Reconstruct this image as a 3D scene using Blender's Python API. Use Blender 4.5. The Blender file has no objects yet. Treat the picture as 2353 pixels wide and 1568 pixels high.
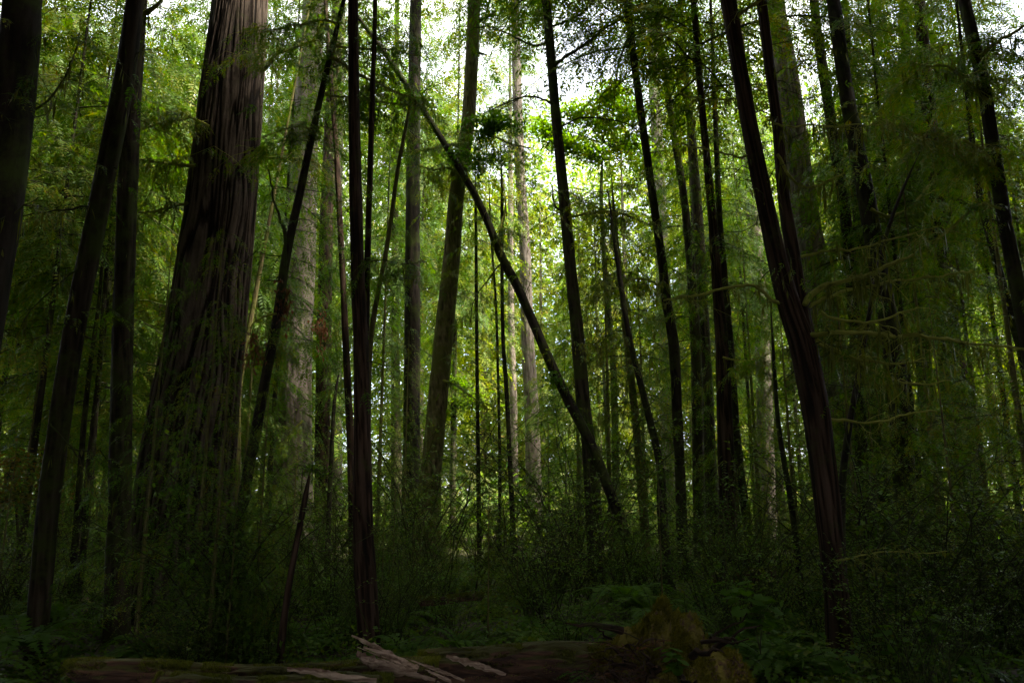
import bpy, math, random
import numpy as np
from mathutils import Vector, Matrix, noise as mnoise

R = math.radians
random.seed(7)
rng = np.random.default_rng(7)
scene = bpy.context.scene
COL = scene.collection

# ------------------------------------------------------------------ camera
PITCH = R(12.0)
F_PX = 1801.0            # focal length in pixels of a 2352 px wide picture
EYE = 1.6
cam_data = bpy.data.cameras.new('camera')
cam = bpy.data.objects.new('camera', cam_data)
COL.objects.link(cam)
cam.location = (0, 0, EYE)
cam.rotation_euler = (R(90) + PITCH, 0, 0)
cam_data.sensor_width = 36.0
cam_data.lens = 36.0 * F_PX / 2352.0
cam_data.clip_start = 0.05
cam_data.clip_end = 3000
scene.camera = cam

# ------------------------------------------------------------------ sky, sun, exposure
SUN_EL, SUN_AZ = R(56), R(115)      # azimuth from +Y (view direction) towards +X (right)
world = bpy.data.worlds.new('World')
scene.world = world
world.use_nodes = True
nt = world.node_tree
nt.nodes.clear()
sky = nt.nodes.new('ShaderNodeTexSky')
sky.sky_type = 'NISHITA'
sky.sun_disc = False
sky.sun_elevation = SUN_EL
sky.sun_rotation = SUN_AZ
sky.air_density = 0.8
sky.dust_density = 4.0
sky.ozone_density = 1.2
bg = nt.nodes.new('ShaderNodeBackground')
bg.inputs['Strength'].default_value = 0.15
wo = nt.nodes.new('ShaderNodeOutputWorld')
# a bright broken cloud layer over the clear sky
wtc = nt.nodes.new('ShaderNodeTexCoord')
cn = nt.nodes.new('ShaderNodeTexNoise')
cn.inputs['Scale'].default_value = 2.2
cn.inputs['Detail'].default_value = 6
nt.links.new(wtc.outputs['Generated'], cn.inputs['Vector'])
cm = nt.nodes.new('ShaderNodeMapRange')
cm.inputs['From Min'].default_value = 0.30
cm.inputs['From Max'].default_value = 0.62
nt.links.new(cn.outputs['Fac'], cm.inputs['Value'])
cmx = nt.nodes.new('ShaderNodeMix')
cmx.data_type = 'RGBA'
cmx.clamp_factor = True
nt.links.new(cm.outputs['Result'], cmx.inputs['Factor'])
nt.links.new(sky.outputs['Color'], cmx.inputs[6])
cmx.inputs[7].default_value = (4.6, 4.6, 4.5, 1)
nt.links.new(cmx.outputs[2], bg.inputs['Color'])
nt.links.new(bg.outputs['Background'], wo.inputs['Surface'])

sd = bpy.data.lights.new('sun', 'SUN')
sd.energy = 4.2
sd.angle = R(4.0)
sd.color = (1.0, 0.92, 0.74)
sun = bpy.data.objects.new('sun', sd)
COL.objects.link(sun)
sdir = Vector((math.cos(SUN_EL) * math.sin(SUN_AZ), math.cos(SUN_EL) * math.cos(SUN_AZ), math.sin(SUN_EL)))
sun.rotation_euler = sdir.to_track_quat('Z', 'Y').to_euler()
sun.location = (0, 0, 60)

scene.view_settings.view_transform = 'Standard'
scene.view_settings.look = 'None'
scene.view_settings.gamma = 1.0
scene.view_settings.exposure = 2.68
scene.render.engine = 'CYCLES'
cy = scene.cycles
cy.max_bounces = 6
cy.diffuse_bounces = 3
cy.glossy_bounces = 2
cy.transmission_bounces = 4
cy.transparent_max_bounces = 4
cy.use_denoising = True
cy.caustics_reflective = False
cy.caustics_refractive = False
cy.sample_clamp_indirect = 4.0

# ------------------------------------------------------------------ materials
def new_mat(name):
    m = bpy.data.materials.new(name)
    m.use_nodes = True
    t = m.node_tree
    t.nodes.clear()
    out = t.nodes.new('ShaderNodeOutputMaterial')
    return m, t, out

def ramp(t, stops):
    r = t.nodes.new('ShaderNodeValToRGB')
    e = r.color_ramp.elements
    while len(e) > 1:
        e.remove(e[0])
    e[0].position = stops[0][0]
    e[0].color = (*stops[0][1], 1)
    for p, c in stops[1:]:
        x = e.new(p)
        x.color = (*c, 1)
    return r

def leaf_mat(name, cols, transl=0.45, rough=0.55, gloss=0.25, objvar=0.25):
    """cols: list of colours a leaf may have, drawn at random per leaf, plus a shift per plant."""
    m, t, out = new_mat(name)
    geo = t.nodes.new('ShaderNodeNewGeometry')
    oi = t.nodes.new('ShaderNodeObjectInfo')
    a = t.nodes.new('ShaderNodeMath'); a.operation = 'MULTIPLY_ADD'
    a.inputs[1].default_value = 1 - objvar
    b = t.nodes.new('ShaderNodeMath'); b.operation = 'MULTIPLY'
    b.inputs[1].default_value = objvar
    # clump-scale drift of colour so that whole sprays agree
    tc = t.nodes.new('ShaderNodeTexCoord')
    nz = t.nodes.new('ShaderNodeTexNoise'); nz.inputs['Scale'].default_value = 0.9; nz.inputs['Detail'].default_value = 2
    t.links.new(tc.outputs['Object'], nz.inputs['Vector'])
    mx = t.nodes.new('ShaderNodeMix'); mx.data_type = 'FLOAT'; mx.inputs['Factor'].default_value = 0.5
    mr = t.nodes.new('ShaderNodeMapRange')
    mr.inputs['From Min'].default_value = 0.3; mr.inputs['From Max'].default_value = 0.7
    t.links.new(nz.outputs['Fac'], mr.inputs['Value'])
    t.links.new(geo.outputs['Random Per Island'], mx.inputs[2])
    t.links.new(mr.outputs['Result'], mx.inputs[3])
    t.links.new(oi.outputs['Random'], b.inputs[0])
    t.links.new(mx.outputs[0], a.inputs[0])
    t.links.new(b.outputs[0], a.inputs[2])
    n = len(cols)
    r = ramp(t, [(i / max(n - 1, 1), c) for i, c in enumerate(cols)])
    t.links.new(a.outputs[0], r.inputs['Fac'])
    pb = t.nodes.new('ShaderNodeBsdfPrincipled')
    pb.inputs['Roughness'].default_value = rough
    pb.inputs['Specular IOR Level'].default_value = gloss
    t.links.new(r.outputs['Color'], pb.inputs['Base Color'])
    tr = t.nodes.new('ShaderNodeBsdfTranslucent')
    hs = t.nodes.new('ShaderNodeHueSaturation')
    hs.inputs['Hue'].default_value = 0.495
    hs.inputs['Saturation'].default_value = 1.2
    hs.inputs['Value'].default_value = 1.9
    t.links.new(r.outputs['Color'], hs.inputs['Color'])
    t.links.new(hs.outputs['Color'], tr.inputs['Color'])
    mix = t.nodes.new('ShaderNodeMixShader')
    mix.inputs['Fac'].default_value = transl
    t.links.new(pb.outputs[0], mix.inputs[1])
    t.links.new(tr.outputs[0], mix.inputs[2])
    t.links.new(mix.outputs[0], out.inputs['Surface'])
    return m

def bark_mat(name, dark, mid, light, moss=(0.05, 0.065, 0.012), moss_amt=0.2, sx=9.0, sz=1.1, bump=0.6, ridge=0.45):
    m, t, out = new_mat(name)
    tc = t.nodes.new('ShaderNodeTexCoord')
    mp = t.nodes.new('ShaderNodeMapping')
    mp.inputs['Scale'].default_value = (sx, sx, sz)
    t.links.new(tc.outputs['Object'], mp.inputs['Vector'])
    n1 = t.nodes.new('ShaderNodeTexNoise')
    n1.inputs['Scale'].default_value = 1.0
    n1.inputs['Detail'].default_value = 7
    n1.inputs['Roughness'].default_value = 0.68
    n1.inputs['Distortion'].default_value = 0.6
    t.links.new(mp.outputs[0], n1.inputs['Vector'])
    r = ramp(t, [(0.30, dark), (0.5, mid), (0.72, light)])
    at_ = t.nodes.new('ShaderNodeAttribute'); at_.attribute_name = 'ridge'
    rm = t.nodes.new('ShaderNodeMix'); rm.data_type = 'FLOAT'; rm.inputs['Factor'].default_value = ridge
    t.links.new(n1.outputs['Fac'], rm.inputs[2]); t.links.new(at_.outputs['Fac'], rm.inputs[3])
    t.links.new(rm.outputs[0], r.inputs['Fac'])
    # moss and lichen patches
    n2 = t.nodes.new('ShaderNodeTexNoise')
    n2.inputs['Scale'].default_value = 1.7
    n2.inputs['Detail'].default_value = 6
    n2.inputs['Roughness'].default_value = 0.7
    t.links.new(tc.outputs['Object'], n2.inputs['Vector'])
    mr = t.nodes.new('ShaderNodeMapRange')
    mr.inputs['From Min'].default_value = 0.62 - moss_amt * 0.35
    mr.inputs['From Max'].default_value = 0.78 - moss_amt * 0.35
    t.links.new(n2.outputs['Fac'], mr.inputs['Value'])
    mx = t.nodes.new('ShaderNodeMix'); mx.data_type = 'RGBA'
    t.links.new(mr.outputs['Result'], mx.inputs['Factor'])
    t.links.new(r.outputs['Color'], mx.inputs[6])
    mx.inputs[7].default_value = (*moss, 1)
    bp = t.nodes.new('ShaderNodeBump')
    bp.inputs['Strength'].default_value = bump
    bp.inputs['Distance'].default_value = 0.03
    t.links.new(n1.outputs['Fac'], bp.inputs['Height'])
    pb = t.nodes.new('ShaderNodeBsdfPrincipled')
    pb.inputs['Roughness'].default_value = 0.85
    pb.inputs['Specular IOR Level'].default_value = 0.2
    t.links.new(mx.outputs[2], pb.inputs['Base Color'])
    t.links.new(bp.outputs[0], pb.inputs['Normal'])
    t.links.new(pb.outputs[0], out.inputs['Surface'])
    return m

M = {}
M['bark_red'] = bark_mat('redwood_bark', (0.007, 0.004, 0.002), (0.026, 0.013, 0.007), (0.085, 0.052, 0.036), moss_amt=0.15)
M['bark_brown'] = bark_mat('brown_bark', (0.009, 0.006, 0.004), (0.030, 0.020, 0.013), (0.080, 0.060, 0.042), moss_amt=0.45)
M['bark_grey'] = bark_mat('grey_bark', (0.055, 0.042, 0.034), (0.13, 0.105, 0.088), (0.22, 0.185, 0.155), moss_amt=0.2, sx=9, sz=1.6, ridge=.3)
M['bark_mossy'] = bark_mat('mossy_bark', (0.03, 0.022, 0.010), (0.11, 0.085, 0.042), (0.22, 0.18, 0.09), moss=(0.11, 0.11, 0.025), moss_amt=0.6, sx=22, sz=12, ridge=.5)
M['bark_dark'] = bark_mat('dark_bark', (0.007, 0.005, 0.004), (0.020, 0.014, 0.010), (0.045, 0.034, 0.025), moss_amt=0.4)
M['bark_big'] = bark_mat('old_redwood_bark', (0.007, 0.004, 0.002), (0.026, 0.015, 0.010), (0.125, 0.095, 0.075), moss_amt=0.05, sx=20, sz=5, bump=0.9, ridge=0.55)
M['bark_dry'] = bark_mat('dry_twigs', (0.07, 0.04, 0.03), (0.18, 0.11, 0.085), (0.32, 0.22, 0.17), moss_amt=0.0, sx=14, sz=6)
M['twig'] = bark_mat('twig_bark', (0.02, 0.015, 0.01), (0.05, 0.04, 0.025), (0.10, 0.09, 0.05), moss_amt=0.7, sx=14, sz=6)
M['twig_moss'] = bark_mat('moss_coated_branch', (0.07, 0.07, 0.012), (0.18, 0.19, 0.03), (0.32, 0.32, 0.07), moss=(0.27, 0.28, 0.05), moss_amt=0.9, sx=20, sz=20)
M['leaf_conifer'] = leaf_mat('conifer_needles', [(0.016, 0.044, 0.005), (0.040, 0.096, 0.008), (0.072, 0.142, 0.012), (0.14, 0.155, 0.014), (0.14, 0.075, 0.015)], transl=0.4)
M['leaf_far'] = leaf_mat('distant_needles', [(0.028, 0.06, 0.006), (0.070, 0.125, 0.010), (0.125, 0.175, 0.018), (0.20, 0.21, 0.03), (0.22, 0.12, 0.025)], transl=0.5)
M['leaf_sun'] = leaf_mat('pale_sunlit_foliage', [(0.03, 0.085, 0.012), (0.07, 0.145, 0.022), (0.125, 0.195, 0.04), (0.24, 0.235, 0.09), (0.22, 0.15, 0.06)], transl=0.5)  # sunlight put into the colour: paler and creamier than the nearer needles
M['leaf_bright'] = leaf_mat('maple_leaves', [(0.05, 0.12, 0.010), (0.085, 0.165, 0.014), (0.14, 0.19, 0.02)], transl=0.55)
M['leaf_under'] = leaf_mat('undergrowth_leaves', [(0.025, 0.055, 0.006), (0.058, 0.12, 0.010), (0.085, 0.165, 0.014), (0.14, 0.16, 0.02), (0.12, 0.07, 0.015)], transl=0.35)
M['leaf_fern'] = leaf_mat('fern_fronds', [(0.035, 0.085, 0.008), (0.06, 0.13, 0.012), (0.10, 0.16, 0.016)], transl=0.4, gloss=.1)
M['leaf_broad'] = leaf_mat('broad_leaves', [(0.04, 0.09, 0.008), (0.06, 0.13, 0.010), (0.09, 0.15, 0.015)], transl=0.4, rough=.7, gloss=0.1)
M['leaf_glossy'] = leaf_mat('glossy_dark_leaves', [(0.02, 0.055, 0.008), (0.045, 0.11, 0.012), (0.08, 0.15, 0.02)], transl=0.45, rough=0.45, gloss=0.3)
M['leaf_shade'] = leaf_mat('shade_screen_leaves', [(0.008, 0.02, 0.003), (0.02, 0.045, 0.006), (0.035, 0.06, 0.008)], transl=0.15)  # dark, nearly opaque leaves of the added shade foliage, so little light leaks through
M['moss_gold'] = leaf_mat('golden_moss', [(0.05, 0.05, 0.006), (0.13, 0.115, 0.012), (0.22, 0.18, 0.02)], transl=0.3)
M['leaf_dead'] = leaf_mat('dead_brown_leaves', [(0.04, 0.02, 0.01), (0.13, 0.06, 0.03), (0.22, 0.11, 0.06)], transl=0.3)
M['leaf_orange'] = leaf_mat('turning_leaves', [(0.05, 0.07, 0.01), (0.13, 0.09, 0.02), (0.22, 0.09, 0.03)], transl=0.45)
M['moss'] = leaf_mat('hanging_moss', [(0.04, 0.048, 0.008), (0.095, 0.105, 0.016), (0.16, 0.165, 0.03)], transl=0.3)

# ------------------------------------------------------------------ mesh building
class MB:
    def __init__(self):
        self.v, self.f, self.m, self.n = [], [], [], 0
        self.r = {}
    def add(self, verts, quads, mat=0, ridge=None):
        if ridge is not None:
            self.r[self.n] = np.asarray(ridge, dtype=np.float32).ravel()
        verts = np.asarray(verts, dtype=np.float32).reshape(-1, 3)
        quads = np.asarray(quads, dtype=np.int32).reshape(-1, 4)
        self.v.append(verts); self.f.append(quads + self.n)
        self.m.append(np.full(len(quads), mat, np.int32)); self.n += len(verts)
    def mesh(self, name, mats, smooth=True):
        v = np.concatenate(self.v); f = np.concatenate(self.f); mi = np.concatenate(self.m)
        me = bpy.data.meshes.new(name)
        me.vertices.add(len(v)); me.vertices.foreach_set('co', v.ravel())
        me.loops.add(f.size); me.loops.foreach_set('vertex_index', f.ravel())
        me.polygons.add(len(f))
        me.polygons.foreach_set('loop_start', np.arange(0, f.size, 4, dtype=np.int32))
        me.polygons.foreach_set('loop_total', np.full(len(f), 4, np.int32))
        me.polygons.foreach_set('material_index', mi)
        me.polygons.foreach_set('use_smooth', np.full(len(f), smooth, bool))
        for x in mats:
            me.materials.append(x)
        me.update(calc_edges=True)
        a = np.full(len(v), .5, np.float32)
        for k, r in self.r.items():
            a[k:k + len(r)] = r
        if self.r:
            me.attributes.new('ridge', 'FLOAT', 'POINT').data.foreach_set('value', a)
        return me

def nrm(a):
    return a / np.maximum(np.linalg.norm(a, axis=-1, keepdims=True), 1e-9)

def frames(path):
    t = np.gradient(path, axis=0); t = nrm(t)
    ref = np.array([1.0, 0, 0]) if abs(t[0][0]) < 0.8 else np.array([0, 1.0, 0])
    s = nrm(np.cross(t, ref)); u = np.cross(s, t)
    return t, s, u

def add_tube(mb, path, rad, seg=8, mat=0, rough=0.0, kx=3.0, kz=1.0, cap=True, flare=None, seed=0.0):
    path = np.asarray(path, float); rad = np.asarray(rad, float)
    n = len(path)
    t, s, u = frames(path)
    th = np.linspace(0, 2 * np.pi, seg, endpoint=False)
    c, sn = np.cos(th), np.sin(th)
    rr = np.repeat(rad[:, None], seg, 1)
    rg = None
    if rough > 0:
        L = np.concatenate([[0], np.cumsum(np.linalg.norm(np.diff(path, axis=0), axis=1))])
        d = np.zeros((n, seg))
        for i in range(n):
            for j in range(seg):
                z = L[i]
                wob = 0.5 * mnoise.noise((c[j] * 1.5, sn[j] * 1.5, z * 0.5 + seed))
                a = th[j] + wob * 0.5
                q = mnoise.noise((math.cos(a) * kx + seed, math.sin(a) * kx, z * kz))
                q2 = mnoise.noise((math.cos(a) * kx * 2.3 + seed, math.sin(a) * kx * 2.3, z * kz * 2.1 + 9))
                d[i, j] = min(1.0, abs(q) * 5.0) - 0.62 + 0.45 * q2 + 0.2 * abs(wob)
        rr = rr * (1 + rough * d)
        rg = np.clip(.42 + d * .8, 0, 1)
    if flare is not None:      # (height, amount, lobes)
        z = path[:, 2] - path[0, 2]
        k = np.clip(1 - z / flare[0], 0, 1) ** 2
        lob = 1 + 0.35 * np.sin(th * flare[2] + seed) + 0.2 * np.sin(th * (flare[2] + 2) + 1.7)
        rr = rr * (1 + flare[1] * k[:, None] * lob[None, :])
    P = path[:, None, :] + rr[:, :, None] * (c[None, :, None] * s[:, None, :] + sn[None, :, None] * u[:, None, :])
    idx = np.arange(n * seg).reshape(n, seg)
    nx = np.roll(idx, -1, axis=1)
    q = np.stack([idx[:-1], nx[:-1], nx[1:], idx[1:]], -1).reshape(-1, 4)
    mb.add(P.reshape(-1, 3), q, mat, rg)

def add_segs(mb, A, B, ra, rb, mat=0):
    """many thin three-sided twigs at once"""
    A = np.asarray(A, float); B = np.asarray(B, float)
    if len(A) == 0:
        return
    ra = np.broadcast_to(ra, (len(A),)); rb = np.broadcast_to(rb, (len(A),))
    t = nrm(B - A)
    ref = np.where(np.abs(t[:, 2:3]) < 0.9, np.array([[0, 0, 1.0]]), np.array([[1.0, 0, 0]]))
    s = nrm(np.cross(t, ref)); u = np.cross(s, t)
    V = []
    for P, r in ((A, ra), (B, rb)):
        for k in range(3):
            a = 2 * np.pi * k / 3
            V.append(P + r[:, None] * (math.cos(a) * s + math.sin(a) * u))
    V = np.stack(V, 1)
    base = np.arange(len(A))[:, None] * 6
    q = np.concatenate([base + np.array([[i, (i + 1) % 3, 3 + (i + 1) % 3, 3 + i]]) for i in range(3)], 0)
    mb.add(V.reshape(-1, 3), q, mat)

def add_leaves(mb, P, D, N, L, W, mat=1, fold=0.0):
    """diamond leaves: base P, direction D, normal hint N"""
    D = nrm(D); S = nrm(np.cross(D, N)); L = np.asarray(L)[:, None]; W = np.asarray(W)[:, None]
    U = np.cross(S, D)
    a = P; b = P + D * L * 0.45 + S * W * 0.5 + U * fold * W; c = P + D * L; d = P + D * L * 0.45 - S * W * 0.5 + U * fold * W
    V = np.stack([a, b, c, d], 1)
    q = np.arange(len(P) * 4).reshape(-1, 4)
    mb.add(V.reshape(-1, 3), q, mat)

def add_fronds(mb, O, D, U, L, k=7, ll=0.4, lw=0.28, mat=1, r=None, droop=0.25, twig=0, jit=0.14):
    """O,D,U (n,3), L (n): flat sprays with k leaflets each side of a curved midrib"""
    O = np.asarray(O); n = len(O)
    if n == 0:
        return
    D = nrm(D); S = nrm(np.cross(D, U)); U2 = np.cross(S, D)
    L = np.broadcast_to(L, (n,))
    ts = (np.arange(k) + 0.6) / k
    # midrib points, drooping towards the tip
    def mid(t):
        return O[:, None, :] + D[:, None, :] * (L[:, None] * t)[..., None] + np.array([0, 0, -1.0]) * (L[:, None] * droop * t ** 2)[..., None]
    T = np.broadcast_to(ts, (n, k))
    P = mid(T)
    for sg in (-1, 1):
        ang = 0.95 + rng.normal(0, jit * 0.6, (n, k))
        dd = D[:, None, :] * np.cos(ang)[..., None] + sg * S[:, None, :] * np.sin(ang)[..., None] + U2[:, None, :] * rng.normal(-0.1, jit, (n, k))[..., None]
        dd[..., 2] -= droop * T * 0.8
        l = L[:, None] * ll * (1.05 - 0.75 * T) * rng.uniform(0.7, 1.2, (n, k))
        nn = U2[:, None, :] + rng.normal(0, jit, (n, k, 3))
        add_leaves(mb, P.reshape(-1, 3), dd.reshape(-1, 3), nn.reshape(-1, 3), l.ravel(), (l * lw).ravel(), mat)
    tip = mid(np.full((n, 1), 0.8))[:, 0]
    dd = D.copy(); dd[:, 2] -= droop
    add_leaves(mb, tip, dd, U2, L * ll * 0.7, L * ll * lw * 0.7, mat)
    if r is not None:
        add_segs(mb, O, mid(np.full((n, 1), 0.5))[:, 0], r, r * 0.7, twig)
        add_segs(mb, mid(np.full((n, 1), 0.5))[:, 0], tip, r * 0.7, r * 0.3, twig)

def rotz(v, a):
    c, s = math.cos(a), math.sin(a)
    return np.array([v[0] * c - v[1] * s, v[0] * s + v[1] * c, v[2]])

def branch_path(o, az, L, rise=0.1, droop=0.35, n=8, wob=0.06):
    t = np.linspace(0, 1, n)
    d = np.array([math.cos(az), math.sin(az), 0.0])
    p = np.array(o)[None, :] + d[None, :] * (L * t)[:, None]
    p[:, 2] += L * (rise * t - droop * t ** 2)
    w = np.cumsum(rng.normal(0, wob * L / n, (n, 3)), axis=0); w[0] = 0
    return p + w

def add_branch(mb, o, az, L, r, rise=0.1, droop=0.35, twigs=9, fl=0.5, k=6, mat=1, leafy=1.0, bare=0.15, seg=4, ll=0.42, lw=0.28, sub=2, fr=0.003, start=0.12, hang=0.25, wob=0.06):
    """a limb with side twigs carrying flat sprays. leafy 0..1 is the share of twigs with foliage."""
    n = 7
    p = branch_path(o, az, L, rise, droop, n, wob)
    rad = np.linspace(r, r * 0.25, n)
    add_tube(mb, p, rad, seg, 0)
    L0 = np.linspace(0, 1, n)
    tt = np.sort(rng.uniform(start, 1.0, twigs)); tt[-1] = 1.0
    O = np.stack([np.interp(tt, L0, p[:, i]) for i in range(3)], 1)
    tan = nrm(np.gradient(p, axis=0)); T = np.stack([np.interp(tt, L0, tan[:, i]) for i in range(3)], 1)
    side = np.where(np.arange(twigs) % 2 == 0, 1.0, -1.0)
    S = nrm(np.cross(T, np.array([0, 0, 1.0])))
    ang = rng.uniform(0.6, 1.15, twigs); ang[-1] = 0
    D = T * np.cos(ang)[:, None] + S * (side * np.sin(ang))[:, None]
    D[:, 2] -= rng.uniform(0, 0.45, twigs)
    D = nrm(D)
    TL = L * (0.5 - 0.32 * tt) * rng.uniform(0.7, 1.25, twigs); TL[-1] = 0.18 * L
    E = O + D * TL[:, None]; E[:, 2] -= TL * 0.12
    add_segs(mb, O, E, r * 0.3, r * 0.1, 0)
    keep = rng.random(twigs) < leafy
    # sprays along each twig
    FO, FD, FL = [], [], []
    for i in np.nonzero(keep)[0]:
        m = max(2, int(TL[i] / (fl * 0.42)))
        s = (np.arange(m) + 0.5 + rng.uniform(-.3, .3, m)) / m
        q = O[i] + (E[i] - O[i]) * s[:, None]
        SS = nrm(np.cross(D[i], [0, 0, 1.0]))
        a = rng.uniform(0.4, 1.0, m) * np.where(np.arange(m) % 2 == 0, 1, -1)
        a[-1] = 0
        dd = D[i] * np.cos(a)[:, None] + SS * np.sin(a)[:, None]
        dd[:, 2] -= rng.uniform(0, 2 * hang, m)
        FO.append(q); FD.append(dd); FL.append(fl * rng.uniform(0.6, 1.15, m))
    if FO:
        FO = np.concatenate(FO); FD = np.concatenate(FD); FL = np.concatenate(FL)
        U = np.tile([0, 0, 1.0], (len(FO), 1)) + rng.normal(0, 0.13, (len(FO), 3))
        add_fronds(mb, FO, FD, U, FL, k=k, ll=ll, lw=lw, mat=mat, r=fr if fr else None, droop=hang)
    return p

def add_moss(mb, p, dens=14, L=0.25, mat=2, w=0.02):
    """strands of moss hanging below a limb"""
    seg = np.linalg.norm(np.diff(p, axis=0), axis=1); tot = seg.sum()
    n = max(3, int(tot * dens))
    L0 = np.linspace(0, 1, len(p)); tt = rng.random(n)
    O = np.stack([np.interp(tt, L0, p[:, i]) for i in range(3)], 1)
    D = np.tile([0, 0, -1.0], (n, 1)) + rng.normal(0, 0.12, (n, 3))
    N = rng.normal(0, 1, (n, 3)); N[:, 2] = 0
    add_leaves(mb, O, D, N, L * rng.uniform(0.3, 1.3, n) ** 1.5, w * rng.uniform(0.5, 1.5, n), mat)

# ------------------------------------------------------------------ linking and tagging
def tag(o, label, cat, group=None, kind=None):
    if label: o['label'] = label
    if cat: o['category'] = cat
    if group: o['group'] = group
    if kind: o['kind'] = kind
    return o

def obj(name, mesh, parent=None, loc=(0, 0, 0), rot=None, scale=None):
    o = bpy.data.objects.new(name, mesh)
    COL.objects.link(o)
    o.location = loc
    if rot is not None: o.rotation_euler = rot
    if scale is not None: o.scale = scale
    if parent is not None: o.parent = parent
    return o

def empty(name, loc, rz=0.0, s=1.0):
    o = bpy.data.objects.new(name, None)
    COL.objects.link(o)
    o.location = loc; o.rotation_euler = (0, 0, rz); o.scale = (s, s, s)
    o.empty_display_size = 0.3
    return o

def copy_thing(root, loc, rz, s, label, group=None, sz=None):
    c = root.copy(); COL.objects.link(c)
    c.location = loc; c.rotation_euler = (0, 0, rz); c.scale = (s, s, sz or s)
    c['label'] = label
    if group: c['group'] = group
    for ch in root.children:
        d = ch.copy(); COL.objects.link(d); d.parent = c
    return c

def px(x, y, Y):
    """a point of the photograph (2352 x 1568) at distance Y metres in front of the camera"""
    a = (x - 1176.0) / F_PX; b = (784.0 - y) / F_PX
    dy = math.cos(PITCH) - b * math.sin(PITCH); dz = math.sin(PITCH) + b * math.cos(PITCH)
    k = Y / dy
    return np.array([a * k, Y, EYE + dz * k])

def mpp(y, Y):
    """metres per picture pixel at that height and distance"""
    b = (784.0 - y) / F_PX
    return Y / (math.cos(PITCH) - b * math.sin(PITCH)) / F_PX

def ground_z(x, y):
    return 0.25 * mnoise.noise((x * 0.12, y * 0.12, 3.1)) + 0.07 * mnoise.noise((x * 0.6, y * 0.6, 1.0))

# ------------------------------------------------------------------ ground
def build_ground():
    mb = MB()
    xs = np.concatenate([-np.geomspace(600, 14, 14), np.linspace(-13, 13, 90), np.geomspace(14, 600, 14)])
    ys = np.concatenate([-np.geomspace(600, 5, 12), np.linspace(-4, 34, 130), np.geomspace(35, 900, 16)])
    V = np.array([[x, y, ground_z(x, y) + (0.03 * mnoise.noise((x * 3, y * 3, 0)) if abs(x) < 14 and -5 < y < 35 else 0)] for y in ys for x in xs])
    nx, ny = len(xs), len(ys)
    i = np.arange(nx * ny).reshape(ny, nx)
    q = np.stack([i[:-1, :-1], i[:-1, 1:], i[1:, 1:], i[1:, :-1]], -1).reshape(-1, 4)
    mb.add(V, q)
    m, t, out = new_mat('forest_floor')
    tc = t.nodes.new('ShaderNodeTexCoord')
    n = t.nodes.new('ShaderNodeTexNoise'); n.inputs['Scale'].default_value = 1.6; n.inputs['Detail'].default_value = 10; n.inputs['Roughness'].default_value = 0.75
    t.links.new(tc.outputs['Object'], n.inputs['Vector'])
    r = ramp(t, [(0.35, (0.018, 0.012, 0.007)), (0.5, (0.05, 0.035, 0.018)), (0.6, (0.05, 0.05, 0.015)), (0.72, (0.10, 0.07, 0.035))])
    t.links.new(n.outputs['Fac'], r.inputs['Fac'])
    b = t.nodes.new('ShaderNodeBump'); b.inputs['Distance'].default_value = 0.05
    t.links.new(n.outputs['Fac'], b.inputs['Height'])
    p = t.nodes.new('ShaderNodeBsdfPrincipled'); p.inputs['Roughness'].default_value = 0.95
    t.links.new(r.outputs['Color'], p.inputs['Base Color']); t.links.new(b.outputs[0], p.inputs['Normal'])
    t.links.new(p.outputs[0], out.inputs['Surface'])
    tag(obj('ground', mb.mesh('ground', [m])), None, None, kind='structure')
build_ground()

# ------------------------------------------------------------------ prototypes (meshes only)
def crown_mesh(name, H, nb, Lfun, rise, droop, twigs, fl, k, mats, leafy=1.0, h0=0.0, r0=0.03, ll=0.42, lw=0.28, fr=0.003, hang=0.25, moss=0.0, start=0.12):
    mb = MB()
    for i in range(nb):
        h = h0 + (H - h0) * ((i + rng.random()) / nb)
        t = (h - h0) / (H - h0)
        L = Lfun(t) * rng.uniform(0.65, 1.25)
        az = i * 2.399 + rng.uniform(-.5, .5)
        lf = leafy(t) if callable(leafy) else leafy
        p = add_branch(mb, (0, 0, h), az, L, max(0.008, r0 * (1 - 0.7 * t) * L / 3), rise, droop * rng.uniform(.6, 1.4), max(4, int(twigs * L / 3)), fl, k, 1, lf, seg=4, ll=ll, lw=lw, fr=fr, hang=hang, start=start)
        if moss:
            add_moss(mb, p, dens=moss, L=0.22, mat=2, w=0.018)
    return mb.mesh(name, mats)

def trunk_mesh(name, H, r, mat, lean=0.02, rough=0.08, seg=12):
    mb = MB()
    z = np.linspace(-0.4, H, int(H / 0.5) + 2)
    p = np.stack([np.cumsum(rng.normal(0, lean * 0.12, len(z))), np.cumsum(rng.normal(0, lean * 0.12, len(z))), z], 1)
    p[:, 0] -= p[0, 0]; p[:, 1] -= p[0, 1]
    add_tube(mb, p, r * (1 - 0.88 * np.clip(z / H, 0, 1)), seg, 0, rough=rough, kx=2.5, kz=0.8, flare=(0.9, 0.35, 5), seed=rng.uniform(0, 50))
    return mb.mesh(name, [mat])

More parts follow.
